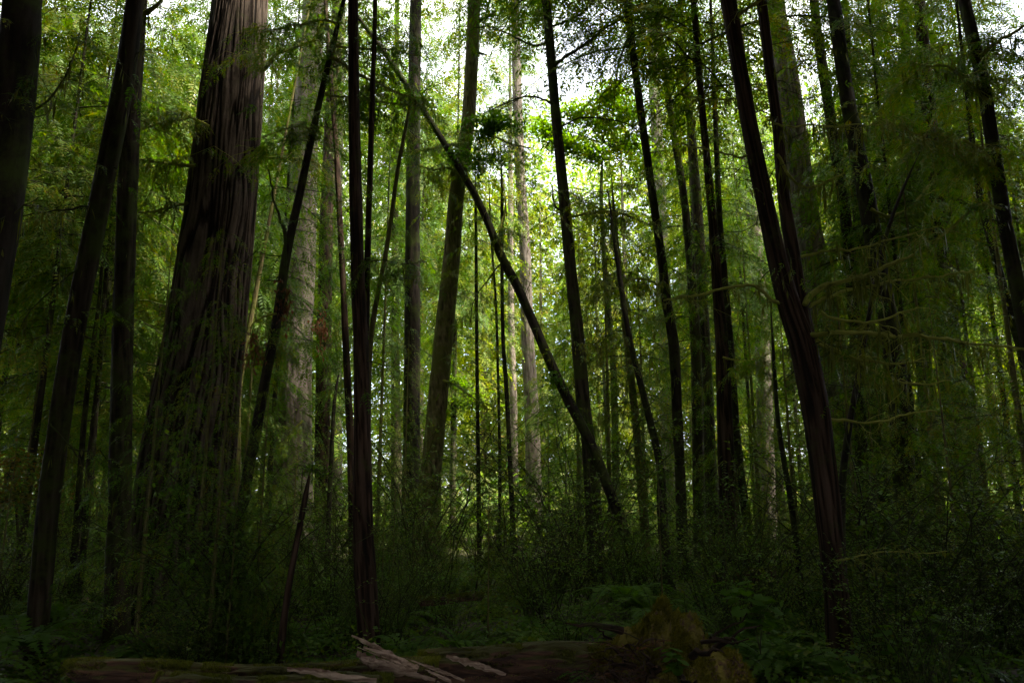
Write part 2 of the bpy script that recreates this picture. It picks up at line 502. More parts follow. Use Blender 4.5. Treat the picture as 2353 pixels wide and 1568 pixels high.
cone = lambda a: (lambda t: a * (0.25 + 0.75 * (1 - t)) * (0.75 + 0.25 * min(1, t * 6 + 0.3)))
P_UNDER = [crown_mesh('understory_crown', H, 58, cone(2.3), 0.12, 0.5, 15, 0.38, 9, [M['twig'], M['leaf_conifer']], leafy=0.85, h0=0.9, r0=0.022, ll=.30, lw=0.24, fr=0, hang=.4) for H in (9, 11, 7.5, 10)]
P_TALL = [crown_mesh('tall_crown', H, 78, cone(3.1), 0.10, 0.5, 20, 0.55, 9, [M['twig'], M['leaf_conifer']], leafy=0.88, h0=h0, r0=0.026, ll=0.30, lw=0.28, fr=0, hang=.45) for H, h0 in ((17, 3.5), (20, 6), (16, 7.5))]
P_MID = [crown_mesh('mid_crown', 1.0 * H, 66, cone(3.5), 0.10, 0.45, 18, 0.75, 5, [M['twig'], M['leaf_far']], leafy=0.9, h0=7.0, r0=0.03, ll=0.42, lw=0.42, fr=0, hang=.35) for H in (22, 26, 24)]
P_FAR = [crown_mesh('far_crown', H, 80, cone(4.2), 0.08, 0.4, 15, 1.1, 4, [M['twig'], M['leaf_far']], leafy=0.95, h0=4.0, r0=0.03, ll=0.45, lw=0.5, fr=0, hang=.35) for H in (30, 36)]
P_SPARSE = [crown_mesh('sparse_branches', 13, 36, lambda t: 2.0 + 0.8 * t, 0.05, 0.4, 12, 0.40, 8, [M['twig'], M['leaf_conifer'], M['moss']], leafy=lambda t: 0.25 + 0.6 * t, r0=0.02, fr=0, moss=5) for _ in range(5)]
P_HIGH = [crown_mesh('high_crown', 15, 75, cone(3.6), 0.05, 0.35, 16, 0.45, 5, [M['twig'], M['leaf_conifer']], leafy=0.95, r0=0.03, ll=0.42, lw=0.32, fr=0) for _ in range(3)]

def shrub_mesh(name, H, stems, mats, leaf=0.045, n=70):
    mb = MB()
    for i in range(stems):
        az = rng.uniform(0, 6.28); L = H * rng.uniform(0.6, 1.15)
        b = np.array([rng.normal(0, .16), rng.normal(0, .16), -0.1])
        t = np.linspace(0, 1, 7)
        d = np.array([math.cos(az), math.sin(az), 0]) * rng.uniform(0.25, 0.75)
        p = b + d * (L * t ** 1.6)[:, None] + np.array([0, 0, 1.0]) * (L * (t - 0.18 * t ** 3))[:, None] + np.cumsum(rng.normal(0, .03, (7, 3)), 0)
        add_tube(mb, p, np.linspace(0.009, 0.003, 7), 3, 0)
        m = 9
        tt = rng.uniform(0.2, 1, m); O = np.stack([np.interp(tt, t, p[:, a]) for a in range(3)], 1)
        D = nrm(np.stack([rng.normal(0, 1, m), rng.normal(0, 1, m), rng.uniform(-.1, .9, m)], 1))
        E = O + D * (L * rng.uniform(.12, .32, m))[:, None]
        add_segs(mb, O, E, 0.0035, 0.0015, 0)
        s = rng.random((m, n // 8)); Q = (O[:, None] + (E - O)[:, None] * s[..., None]).reshape(-1, 3)
        k = len(Q); DD = rng.normal(0, 1, (k, 3)); DD[:, 2] = DD[:, 2] * .4 - .1
        add_leaves(mb, Q, DD, np.tile([0, 0, 1.0], (k, 1)) + rng.normal(0, .35, (k, 3)), leaf * rng.uniform(.6, 1.3, k), leaf * .55 * rng.uniform(.7, 1.2, k), 1)
    return mb.mesh(name, mats)
P_SHRUB = [shrub_mesh('huckleberry', h, s, [M['twig'], M['leaf_under']]) for h, s in ((1.7, 16), (1.3, 15), (2.2, 14), (1.5, 18))]

def fern_mesh(name, n, L, mats):
    mb = MB()
    for i in range(n):
        az = i * 2.399 + rng.uniform(-.3, .3); l = L * rng.uniform(.7, 1.15)
        k = 22
        t = np.linspace(0, 1, k)
        d = np.array([math.cos(az), math.sin(az), 0])
        p = d * (l * 0.85 * t)[:, None] + np.array([0, 0, 1.0]) * (l * (1.05 * t - 1.0 * t ** 2))[:, None] * rng.uniform(.6, 1.1)
        add_tube(mb, p, np.linspace(0.004, 0.001, k), 3, 0)
        T = nrm(np.gradient(p, axis=0)); S = nrm(np.cross(T, [0, 0, 1.0])); U = np.cross(S, T)
        w = l * 0.17 * np.sin(np.pi * np.clip(t * .85 + .15, 0, 1)) ** .7
        for sg in (-1, 1):
            dd = S * sg + T * 0.35 - U * 0.12 + rng.normal(0, .06, (k, 3))
            add_leaves(mb, p[2:], dd[2:], U[2:], w[2:] * rng.uniform(.85, 1.1, k - 2), np.full(k - 2, l / k * 1.15), 1)
    return mb.mesh(name, mats)
P_FERN = [fern_mesh('fern_fronds', n, L, [M['twig'], M['leaf_fern']]) for n, L in ((13, .8), (10, .65), (15, .95))]

def broad_mesh(name, H, stems, mats, size=0.13):
    """thimbleberry: upright stems with large five-lobed leaves held flat"""
    mb = MB()
    for i in range(stems):
        az = rng.uniform(0, 6.28)
        t = np.linspace(0, 1, 6); L = H * rng.uniform(.7, 1.1)
        p = np.array([math.cos(az), math.sin(az), 0]) * (L * .35 * t ** 1.5)[:, None] + np.array([0, 0, 1.0]) * (L * t)[:, None]
        add_tube(mb, p, np.linspace(.006, .003, 6), 4, 0)
        for q in range(6):
            s = 0.35 + 0.65 * (q + 1) / 6
            o = np.array([np.interp(s, t, p[:, a]) for a in range(3)])
            a2 = q * 2.4 + az; d = np.array([math.cos(a2), math.sin(a2), .25])
            e = o + d * size * rng.uniform(.6, 1.1)
            add_segs(mb, [o], [e], .0025, .002, 0)
            R0 = size * rng.uniform(.75, 1.2)
            N = nrm(np.array([math.cos(a2) * .3, math.sin(a2) * .3, 1.0]) + rng.normal(0, .15, 3))
            D0 = nrm(np.array([math.cos(a2), math.sin(a2), -.25])); S0 = np.cross(N, D0); D0 = np.cross(S0, N)
            # a lobed disc as a fan of quads
            lob = []
            for g in range(21):
                th = -2.7 + 5.4 * g / 20
                rad = R0 * (0.55 + 0.33 * abs(math.cos(th * 1.25)) ** .7 + (0.05 if g % 2 else 0)) * (1.0 if abs(th) < 2 else .8)
                lob.append(e + D0 * math.cos(th) * rad + S0 * math.sin(th) * rad - N * rad * rad * .9)
            lob = np.array(lob); V = np.vstack([[e], lob])
            qd = [[0, 1 + g, 2 + g, 3 + g] for g in range(0, 19, 2)]
            mb.add(V, qd, 1)
    return mb.mesh(name, mats, smooth=True)
P_BROAD = [broad_mesh('broad_leaves', h, s, [M['twig'], M['leaf_broad']]) for h, s in ((.75, 4), (.55, 3))]

# ------------------------------------------------------------------ the individual trunks of the photograph
# each: name, category, label, distance, [(x, y, width) in picture pixels, top to bottom], bark, height, roughness, flare, sparse branches start (m) or None, crown?
def trunk_tree(name, cat, label, Y, pts, bark, H=26, rough=0.10, flare=None, sparse=None, crown=True, seg=18, group=None, down=True, dy=None, kx=3.0, kz=1.0, step=0.22, branches=None, up=True):
    pts = sorted(pts, key=lambda p: p[1])
    zc = H - 13
    if crown:
        zc = max(H - 13, (1.6 + .76 * Y + 3.8) if Y < 16 else 0)
        H = max(H, zc + 13)
    P = []; W = []
    for i, (x, y, w) in enumerate(pts):
        yy = Y + (dy(x, y) if dy else 0)
        P.append(px(x, y, yy)); W.append(w * mpp(y, yy) / 2)
    if not up: W[0] *= .35            # a pointed tip
    P = P[::-1]; W = W[::-1]           # from the base up
    P = [np.array(p) for p in P]
    gz = ground_z(P[0][0], P[0][1])
    if down and P[0][2] > gz - 0.3:
        d = (P[0] - P[1]); d = d / max(abs(d[2]), 1e-3)
        dz = P[0][2] - (gz - 0.35)
        P.insert(0, P[0] + d * dz * 0.8 * np.array([1, 1, 1.25])); W.insert(0, W[0] * (1.0 + 0.03 * dz))
        if abs(P[0][2] - (gz - .35)) > .01: P[0][2] = gz - .35
    if up and P[-1][2] < H:
        d = P[-1] - P[-2]; d = d / max(d[2], 1e-3)
        d[:2] = np.clip(d[:2], -0.3, 0.3)
        dz = H - P[-1][2]
        for s in (0.33, 0.66, 1.0):
            P.append(P[len(pts) + (1 if down else 0) - 1] * 1.0 + d * dz * s if False else P[-1] + d * dz * 0.333); W.append(W[len(W) - 1] * 0.62)
    P = np.array(P); W = np.array(W)
    L = np.concatenate([[0], np.cumsum(np.linalg.norm(np.diff(P, axis=0), axis=1))])
    n = max(8, int(L[-1] / step)) if L[-1] < 40 else int(40 / step)
    s = np.linspace(0, L[-1], n)
    path = np.stack([np.interp(s, L, P[:, i]) for i in range(3)], 1)
    # smooth the corners
    for _ in range(4):
        path[1:-1] = (path[:-2] + 2 * path[1:-1] + path[2:]) / 4
    rad = np.interp(s, L, W)
    base = np.array([P[0][0], P[0][1], gz])
    root = empty(name, base)
    tag(root, label, cat, group)
    mb = MB()
    add_tube(mb, path - base, rad, seg, 0, rough=rough, kx=kx, kz=kz, flare=flare, seed=rng.uniform(0, 50))
    obj('trunk', mb.mesh('trunk', [bark]), root)
    def at(h):
        return np.array([np.interp(h, path[:, 2], path[:, i]) for i in range(3)]) - base
    lean = Vector(at(H * .9) - at(H * .5)).normalized()
    q = Vector((0, 0, 1)).rotation_difference(lean)
    if sparse is not None:
        z0, z1 = sparse if isinstance(sparse, tuple) else (sparse, sparse + 13)
        me = P_SPARSE[rng.integers(len(P_SPARSE))]
        v = Vector(at(z1) - at(z0)).normalized()
        e = (Vector((0, 0, 1)).rotation_difference(v) @ Matrix.Rotation(rng.uniform(0, 6.28), 3, 'Z').to_quaternion()).to_euler()
        k = (z1 - z0) / 13
        obj('branches', me, root, loc=at(z0), rot=e, scale=(max(k, .6) * 0.8,) * 2 + (k,))
    if crown:
        e = (q @ Matrix.Rotation(rng.uniform(0, 6.28), 3, 'Z').to_quaternion()).to_euler()
        k = rng.uniform(.85, 1.15)
        obj('crown', P_HIGH[rng.integers(len(P_HIGH))], root, loc=at(zc), rot=e, scale=(k, k, k))
    return root, path, base

B = M
T = {}
T['D'] = trunk_tree('redwood_tree', 'tree', 'massive old redwood with deeply furrowed bark, lit grey along its right flank', 12.8,
    [(553, 0, 117), (532, 225, 135), (505, 500, 152), (470, 784, 172), (445, 950, 192), (425, 1134, 210), (412, 1300, 232), (405, 1434, 258)],
    B['bark_big'], H=34, rough=0.07, flare=(1.6, 0.18, 7), seg=300, kx=8.0, kz=0.8, step=0.07, crown=True)
T['A'] = trunk_tree('conifer_tree', 'tree', 'dark bare trunk cut off by the left edge of the photo, leaning inward', 7.5,
    [(52, 0, 80), (32, 250, 84), (0, 500, 86), (-28, 640, 88), (-50, 784, 90)], B['bark_dark'], H=22, rough=.08, seg=28)
T['B'] = trunk_tree('conifer_tree', 'tree', 'long slanting trunk crossing the upright trunk left of the massive redwood', 9.5,
    [(318, -60, 36), (292, 150, 42), (278, 225, 44), (222, 500, 44), (165, 784, 45), (113, 1134, 46), (80, 1500, 46)], B['bark_brown'], H=22, rough=.09, seg=24, crown=False)
T['C'] = trunk_tree('conifer_tree', 'tree', 'upright brown trunk close to the left side of the massive furrowed redwood', 11.0,
    [(318, 0, 36), (301, 250, 40), (290, 500, 42), (281, 784, 44), (276, 1134, 48), (270, 1400, 56)], B['bark_brown'], H=24, rough=.12, seg=28, kx=4, crown=False)
T['E'] = trunk_tree('conifer_tree', 'tree', 'thin dark trunk slanting up to the right between the massive redwood and the pale one', 10.5,
    [(795, -20, 9), (753, 150, 13), (723, 280, 15), (688, 450, 18), (653, 600, 20), (635, 760, 21), (620, 809, 22), (585, 1009, 24), (550, 1184, 27), (525, 1434, 30)],
    B['bark_dark'], H=15, rough=.06, seg=14, sparse=(5.5, 12), crown=False)
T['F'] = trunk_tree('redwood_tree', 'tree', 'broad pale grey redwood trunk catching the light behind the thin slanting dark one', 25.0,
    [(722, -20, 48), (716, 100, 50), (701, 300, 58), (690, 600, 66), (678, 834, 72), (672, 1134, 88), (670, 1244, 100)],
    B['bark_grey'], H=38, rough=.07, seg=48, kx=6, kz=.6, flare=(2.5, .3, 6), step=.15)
T['G'] = trunk_tree('redwood_tree', 'tree', 'dark red-brown trunk just right of the broad pale redwood', 27.0,
    [(775, 0, 22), (760, 250, 26), (750, 500, 30), (744, 784, 33), (741, 1000, 34), (741, 1100, 36)], B['bark_red'], H=30, rough=.09, seg=24, kx=4)
T['G2'] = trunk_tree('conifer_tree', 'tree', 'slim pale grey trunk farther back, touching the dark red-brown trunk', 38.0,
    [(785, 0, 16), (775, 550, 20), (773, 784, 23), (773, 1150, 28)], B['bark_grey'], H=34, rough=.06, seg=16)
T['H'] = trunk_tree('conifer_tree', 'tree', 'thin reddish pole of a tree just left of the dark trunk by the fallen log', 15.0,
    [(748, 15, 9), (760, 185, 11), (770, 300, 12), (778, 450, 13), (788, 650, 14), (794, 784, 16), (806, 1034, 17), (812, 1300, 20)], B['bark_red'], H=17, rough=.06, seg=12, sparse=(6, 14), crown=False)
T['I'] = trunk_tree('redwood_tree', 'tree', 'slender dark redwood rising right behind the splintered end of the fallen log', 9.4,
    [(811, 0, 22), (813, 250, 24), (817, 450, 28), (822, 650, 30), (829, 784, 33), (833, 1034, 38), (833, 1200, 45), (838, 1300, 50), (848, 1464, 48)],
    B['bark_red'], H=19, rough=.13, seg=36, kx=4, kz=1.3, flare=(.5, .3, 5), step=.1, crown=False)
T['J'] = trunk_tree('redwood_tree', 'tree', 'thin reddish twin stem rising beside the slender dark redwood', 9.9,
    [(862, -20, 9), (860, 100, 10), (855, 225, 12), (850, 400, 13), (845, 550, 14), (842, 700, 16), (838, 784, 18), (836, 1000, 18), (836, 1400, 20)], B['bark_red'], H=15, rough=.08, seg=14, crown=False, sparse=(8, 14))
T['K'] = trunk_tree('sapling', 'tree', 'crooked dark sapling bending out to the right from behind the slender redwood', 10.6,
    [(945, 200, 5), (933, 300, 8), (913, 375, 9), (903, 475, 10), (888, 575, 10), (868, 675, 11), (853, 740, 12), (846, 850, 13), (842, 1350, 16)], B['bark_mossy'], H=8, rough=.05, seg=10, crown=False, up=False)
T['L'] = trunk_tree('leaning_tree', 'tree', 'dark mossy trunk arching diagonally across the middle of the forest', 14.0,
    [(800, 0, 7.6), (825, 45, 9.2), (868, 100, 10.9), (913, 165, 11.8), (963, 240, 12.6), (1003, 300, 13.4), (1048, 375, 15.1), (1088, 440, 16.0), (1123, 515, 17.6), (1153, 595, 20.2), (1188, 655, 20.2), (1218, 725, 20.2), (1243, 784, 21.0), (1276, 859, 22.7), (1321, 949, 23.5), (1361, 1024, 22.7), (1391, 1104, 23.5), (1421, 1184, 24.4), (1451, 1269, 26.9)],
    B['bark_dark'], H=12, rough=.08, seg=18, crown=False, step=.12, up=False)
T['M'] = trunk_tree('spruce_tree', 'tree', 'stout tree with scaly mossy bark leaning right in the centre of the picture', 19.0,
    [(1092, -20, 27), (1090, 0, 28), (1083, 150, 30), (1076, 280, 31), (1048, 450, 35), (1039, 575, 38), (1018, 784, 44), (995, 1034, 46), (979, 1180, 52), (974, 1260, 62)],
    B['bark_mossy'], H=30, rough=.05, seg=36, kx=5, kz=5, flare=(1.5, .3, 6), step=.12, sparse=(14, 24))
T['N'] = trunk_tree('redwood_tree', 'tree', 'dark straight redwood standing behind the left side of the stout scaly tree', 22.0,
    [(955, 0, 26), (950, 300, 29), (948, 475, 32), (947, 784, 36), (945, 1034, 38), (944, 1154, 42)], B['bark_dark'], H=32, rough=.10, seg=28, kx=5, sparse=(11, 24))
T['O'] = trunk_tree('conifer_tree', 'tree', 'greyish green trunk standing left of the dark straight redwood', 33.0,
    [(912, 0, 10), (908, 500, 15), (908, 784, 19), (909, 950, 22), (911, 1134, 26)], B['bark_brown'], H=30, rough=.07, seg=16, sparse=(8, 20))
T['P'] = trunk_tree('pole_tree', 'tree', 'very thin straight pole of a tree right of the stout scaly tree', 19.0,
    [(1091, 380, 5), (1093, 500, 7), (1095, 784, 8), (1098, 1034, 9), (1100, 1184, 11)], B['bark_dark'], H=9, rough=.04, seg=8, crown=False, up=False, sparse=(3, 9))
T['Q'] = trunk_tree('pole_tree', 'tree', 'thin crooked dark stem just left of the pale trunk in the clearing', 17.0,
    [(1150, 330, 5), (1153, 450, 7), (1153, 650, 8), (1155, 794, 9), (1163, 884, 10), (1170, 1034, 10), (1176, 1159, 12)], B['bark_dark'], H=10, rough=.04, seg=8, crown=False, up=False, sparse=(4, 9.5))
T['Q2'] = trunk_tree('pole_tree', 'tree', 'thinnest of the dark stems between the stout scaly tree and the pale trunk', 20.0,
    [(1122, 400, 4), (1128, 550, 5), (1140, 700, 6), (1142, 784, 6), (1148, 1034, 7), (1148, 1159, 8)], B['bark_dark'], H=9, rough=.04, seg=8, crown=False, up=False)
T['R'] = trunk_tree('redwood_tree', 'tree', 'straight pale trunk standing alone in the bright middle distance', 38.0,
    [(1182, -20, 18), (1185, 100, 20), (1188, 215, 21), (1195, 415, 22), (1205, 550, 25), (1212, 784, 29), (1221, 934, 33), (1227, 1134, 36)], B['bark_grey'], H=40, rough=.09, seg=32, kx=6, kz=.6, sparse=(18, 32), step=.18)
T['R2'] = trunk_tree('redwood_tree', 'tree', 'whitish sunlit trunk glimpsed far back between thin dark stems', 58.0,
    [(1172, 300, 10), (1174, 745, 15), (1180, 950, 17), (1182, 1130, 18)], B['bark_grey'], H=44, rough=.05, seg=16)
T['S'] = trunk_tree('conifer_tree', 'tree', 'tall brown trunk crossed low down by the arching mossy trunk', 17.0,
    [(1250, -20, 19), (1255, 0, 20), (1267, 150, 21), (1275, 250, 22), (1285, 350, 23), (1295, 450, 25), (1309, 600, 26), (1328, 784, 30), (1340, 934, 32), (1357, 1050, 31), (1365, 1159, 31), (1368, 1200, 33)],
    B['bark_brown'], H=27, rough=.06, seg=24, sparse=(7, 20), step=.14)
T['S2'] = trunk_tree('conifer_tree', 'tree', 'short dark trunk beneath the crossing of the arching tree and the tall brown trunk', 15.0,
    [(1338, 940, 13), (1341, 984, 15), (1347, 1080, 16), (1353, 1174, 18)], B['bark_dark'], H=5, rough=.06, seg=12, crown=False, up=False)
T['T'] = trunk_tree('conifer_tree', 'tree', 'slender dark trunk right of the flat-topped mossy hemlock', 17.5,
    [(1437, -20, 17), (1440, 0, 18), (1457, 150, 17), (1478, 300, 17), (1499, 450, 18), (1521, 600, 20), (1530, 690, 21), (1548, 784, 24), (1555, 934, 23), (1562, 1084, 23), (1567, 1230, 25)],
    B['bark_dark'], H=25, rough=.1, seg=20, sparse=(7, 19), step=.14)
T['U'] = trunk_tree('conifer_tree', 'tree', 'thin trunk with curved mossy limbs, second to the right of the flat-topped hemlock', 20.0,
    [(1506, 0, 12), (1518, 100, 13), (1530, 180, 14), (1546, 300, 15), (1571, 450, 17), (1586, 600, 20), (1598, 784, 24), (1602, 934, 26), (1606, 1200, 28)], B['bark_brown'], H=24, rough=.07, seg=16, sparse=(6, 19), crown=False)
T['V'] = trunk_tree('conifer_tree', 'tree', 'middle trunk of the tight cluster right of centre', 22.0,
    [(1562, -10, 12), (1570, 120, 13), (1578, 200, 14), (1588, 300, 17), (1603, 500, 24), (1618, 784, 27), (1628, 984, 28), (1636, 1200, 30)], B['bark_brown'], H=26, rough=.08, seg=20, sparse=(7, 20), crown=False)
T['W'] = trunk_tree('redwood_tree', 'tree', 'red-brown trunk with silvery bark streaks, stoutest of the tight cluster right of centre', 16.5,
    [(1592, 0, 12), (1608, 200, 14), (1622, 350, 16), (1636, 500, 19), (1651, 700, 24), (1658, 784, 28), (1664, 934, 34), (1670, 1134, 37), (1673, 1294, 40)], B['bark_red'], H=24, rough=.12, seg=32, kx=5, kz=1, sparse=(6, 18), step=.14)
T['W2'] = trunk_tree('conifer_tree', 'tree', 'dark trunk leaning left at its foot, right of the silvery-streaked one', 18.0,
    [(1640, 200, 10), (1652, 500, 14), (1676, 784, 18), (1690, 1000, 20), (1704, 1120, 20), (1722, 1234, 22)], B['bark_dark'], H=20, rough=.07, seg=16, crown=False)
T['X1'] = trunk_tree('redwood_tree', 'tree', 'big forked red-brown trunk with mossy limbs, its heavier left stem', 8.2,
    [(1665, -30, 33), (1673, 0, 34), (1697, 150, 34), (1723, 300, 36), (1753, 450, 38), (1786, 600, 42), (1812, 700, 50), (1842, 784, 56), (1873, 934, 60), (1892, 1084, 58), (1909, 1234, 54), (1923, 1384, 54), (1932, 1534, 60)],
    B['bark_red'], H=17, rough=.085, seg=48, kx=5, kz=.7, step=.07, flare=(.6, .25, 5), crown=True)
T['X2'] = trunk_tree('redwood_tree', 'tree', 'thinner right stem joining the big forked red-brown trunk', 8.35,
    [(1744, -30, 22), (1749, 0, 22), (1767, 150, 22), (1787, 300, 23), (1799, 450, 27), (1816, 550, 30), (1835, 680, 34), (1856, 784, 36), (1888, 934, 34), (1904, 1084, 30), (1914, 1184, 26)],
    B['bark_red'], H=15, rough=.09, seg=30, kx=4, kz=.8, step=.1, crown=False, down=False)
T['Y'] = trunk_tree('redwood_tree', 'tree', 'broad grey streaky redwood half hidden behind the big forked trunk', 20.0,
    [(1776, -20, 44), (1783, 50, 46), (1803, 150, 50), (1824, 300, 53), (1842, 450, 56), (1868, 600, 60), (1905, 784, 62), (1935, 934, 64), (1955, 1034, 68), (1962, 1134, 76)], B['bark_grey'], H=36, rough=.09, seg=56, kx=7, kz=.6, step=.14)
T['Z1'] = trunk_tree('conifer_tree', 'tree', 'slim dark trunk directly right of the broad grey streaky redwood', 17.0,
    [(1866, -20, 18), (1874, 50, 20), (1892, 175, 22), (1915, 320, 23), (1943, 500, 24), (1960, 700, 26), (1972, 880, 28), (1985, 1184, 30)], B['bark_dark'], H=22, rough=.07, seg=18, sparse=(7, 20), crown=False)
T['Z2'] = trunk_tree('conifer_tree', 'tree', 'dark trunk in the shade, second to the right of the broad grey streaky redwood', 14.5,
    [(1910, -20, 26), (1915, 0, 28), (1934, 150, 30), (1950, 250, 32), (1990, 450, 38), (2023, 650, 40), (2052, 784, 44), (2060, 884, 44), (2073, 1034, 46), (2082, 1184, 48)], B['bark_dark'], H=22, rough=.08, seg=24, sparse=(6, 18))
T['Z3'] = trunk_tree('conifer_tree', 'tree', 'shaded trunk seen against a small light gap at the right of the forest', 22.0,
    [(2075, 0, 18), (2095, 400, 24), (2118, 784, 32), (2135, 984, 36), (2142, 1100, 38)], B['bark_brown'], H=24, rough=.07, seg=18, sparse=(6, 20))
T['Z4'] = trunk_tree('redwood_tree', 'tree', 'wide shadowed trunk right of the small light gap', 18.0,
    [(2120, 100, 26), (2155, 500, 34), (2178, 784, 50), (2200, 884, 56), (2212, 1010, 62)], B['bark_red'], H=22, rough=.09, seg=28, sparse=(6, 18))
T['Z5'] = trunk_tree('conifer_tree', 'tree', 'dark trunk bending down to the right edge of the photo', 10.5,
    [(2210, -20, 25), (2215, 15, 26), (2245, 125, 26), (2265, 225, 27), (2290, 400, 29), (2305, 500, 30), (2345, 700, 32), (2380, 900, 34)], B['bark_dark'], H=17, rough=.07, seg=20, crown=False)
T['Z6'] = trunk_tree('conifer_tree', 'tree', 'thin dark stem beside the trunk that bends to the right edge', 13.0,
    [(2225, 250, 10), (2245, 425, 13), (2260, 500, 15), (2285, 585, 16), (2315, 700, 18), (2345, 800, 18), (2375, 950, 19)], B['bark_dark'], H=14, rough=.06, seg=12, crown=False, sparse=(6, 12))
T['n1'] = trunk_tree('pole_tree', 'tree', 'thin dark pole, left one of the pair right of the long slanting trunk', 14.0,
    [(243, 480, 7), (228, 700, 9), (205, 850, 11), (190, 1000, 13), (178, 1180, 15), (165, 1340, 17)], B['bark_dark'], H=10, rough=.05, seg=8, crown=False, up=False, sparse=(3.5, 9))
T['n2'] = trunk_tree('pole_tree', 'tree', 'thin dark pole, right one of the pair right of the long slanting trunk', 14.6,
    [(262, 430, 7), (242, 650, 10), (232, 800, 11), (215, 1000, 14), (205, 1134, 15), (185, 1320, 17)], B['bark_dark'], H=10, rough=.05, seg=8, crown=False, up=False)
T['p1'] = trunk_tree('conifer_tree', 'tree', 'mossy greenish trunk hugging the right side of the massive redwood', 16.0,
    [(560, 820, 13), (545, 900, 15), (545, 1100, 17), (540, 1380, 20)], B['bark_mossy'], H=14, rough=.06, seg=12, crown=False)
T['p2'] = trunk_tree('sapling', 'tree', 'thin reddish leaning stem rising from behind the fallen log', 8.6,
    [(712, 1085, 10), (706, 1124, 13), (688, 1210, 14), (668, 1310, 15), (652, 1400, 16), (645, 1479, 18)], B['bark_red'], H=2, rough=.07, seg=10, crown=False, up=False)
T['p3'] = trunk_tree('pole_tree', 'tree', 'thin dark pole in front of the foot of the slim pale grey trunk', 17.0,
    [(778, 860, 8), (768, 900, 8), (762, 1034, 10), (757, 1134, 11), (752, 1270, 13)], B['bark_dark'], H=5, rough=.05, seg=8, crown=False, up=False)
T['q1'] = trunk_tree('conifer_tree', 'tree', 'curved dark stem sweeping down right below the flat-topped hemlock', 15.0,
    [(1396, 435, 7), (1411, 550, 9), (1425, 650, 11), (1446, 784, 13), (1476, 899, 15), (1501, 999, 17), (1520, 1074, 18), (1524, 1180, 19), (1528, 1260, 20)], B['bark_dark'], H=9, rough=.07, seg=12, crown=False, up=False)
T['q2'] = trunk_tree('hemlock_tree', 'tree', 'green-barked straight trunk of the hemlock with a flat mossy top', 19.0,
    [(1404, 400, 6), (1415, 550, 11), (1432, 700, 14), (1446, 834, 17), (1462, 984, 18), (1474, 1124, 20)], B['bark_mossy'], H=11, rough=.05, seg=12, crown=False, up=False)
T['q3'] = trunk_tree('snag', 'dead tree', 'short broken dark snag with a pointed tip below the curved stem', 13.0,
    [(1511, 1100, 3), (1513, 1130, 11), (1517, 1180, 18), (1524, 1234, 23), (1534, 1300, 25)], B['bark_dark'], H=2, rough=.1, seg=12, crown=False, up=False)
T['q4'] = trunk_tree('pole_tree', 'tree', 'pale thin pole catching light left of the hemlock trunk', 27.0,
    [(1384, 800, 6), (1388, 884, 8), (1393, 984, 9), (1399, 1084, 10)], B['bark_grey'], H=8, rough=.04, seg=8, crown=False, up=False)
T['q5'] = trunk_tree('redwood_tree', 'tree', 'grey trunk seen high up through the canopy right of the slender dark trunk', 42.0,
    [(1496, 0, 20), (1502, 200, 24), (1508, 290, 26), (1530, 784, 34), (1540, 1100, 40)], B['bark_grey'], H=42, rough=.06, seg=20, sparse=(14, 34))
T['q6'] = trunk_tree('redwood_tree', 'tree', 'hazy grey trunk between the tight cluster and the big forked trunk', 32.0,
    [(1700, 100, 20), (1717, 350, 26), (1736, 550, 30), (1752, 784, 34), (1760, 1084, 38)], B['bark_grey'], H=34, rough=.06, seg=20, sparse=(9, 26))
T['q7'] = trunk_tree('pole_tree', 'tree', 'thin dark stem leaning left of the big forked trunk low down', 12.0,
    [(1770, 700, 7), (1778, 834, 9), (1786, 984, 11), (1806, 1084, 13), (1822, 1184, 14), (1838, 1334, 16)], B['bark_dark'], H=7, rough=.05, seg=8, crown=False, up=False)
T['q8'] = trunk_tree('sapling', 'tree', 'dark leaning sapling rising to the right from the foot of the big forked trunk', 9.6,
    [(2112, 350, 5.4), (2070, 440, 7.2), (2035, 530, 9.0), (2000, 700, 10.2), (1975, 840, 11.4), (1955, 950, 13.2), (1940, 1040, 15.6), (1930, 1130, 16.8), (1935, 1300, 18.0)], B['bark_dark'], H=7, rough=.07, seg=12, crown=False, up=False)
T['r1'] = trunk_tree('conifer_tree', 'tree', 'dark trunk in deep shade between the sapling and the small light gap', 19.0,
    [(1960, 300, 20), (1990, 784, 30), (2008, 984, 32), (2035, 1184, 36)], B['bark_dark'], H=20, rough=.08, seg=16, sparse=(6, 18), crown=False)

# ------------------------------------------------------------------ background and fill trees
def make_full(name, H, r, crown, label, cat, bark, k=1.0):
    root = empty(name, (0, 0, 0))
    tag(root, label, cat)
    obj('trunk', trunk_mesh('trunk', H, r, bark), root)
    obj('crown', crown, root)
    return root

fulls = {
    'under': [make_full('hemlock_tree', H, 0.07, c, 'x', 'tree', M['bark_mossy']) for H, c in zip((9, 11, 7.5, 10), P_UNDER)],
    'tall': [make_full('hemlock_tree', H, 0.075, c, 'x', 'tree', M['bark_dark']) for H, c in zip((17, 20, 16), P_TALL)],
    'mid': [make_full('conifer_tree', H, 0.2, c, 'x', 'tree', M['bark_brown']) for H, c in zip((22, 26, 24), P_MID)],
    'far': [make_full('tall_conifer', H, 0.36, c, 'x', 'tree', M['bark_grey']) for H, c in zip((30, 36), P_FAR)],
}
used = set()
def plant(kind, X, Y, s, label, group, sz=None):
    rz = rng.uniform(0, 6.28)
    pl = fulls[kind]; p = pl[rng.integers(len(pl))]
    loc = (X, Y, ground_z(X, Y) - 0.05)
    if p.name not in used:
        used.add(p.name)
        p.location = loc; p.rotation_euler = (0, 0, rz); p.scale = (s, s, sz or s); p['label'] = label; p['group'] = group
        return p
    return copy_thing(p, loc, rz, s, label, group, sz)

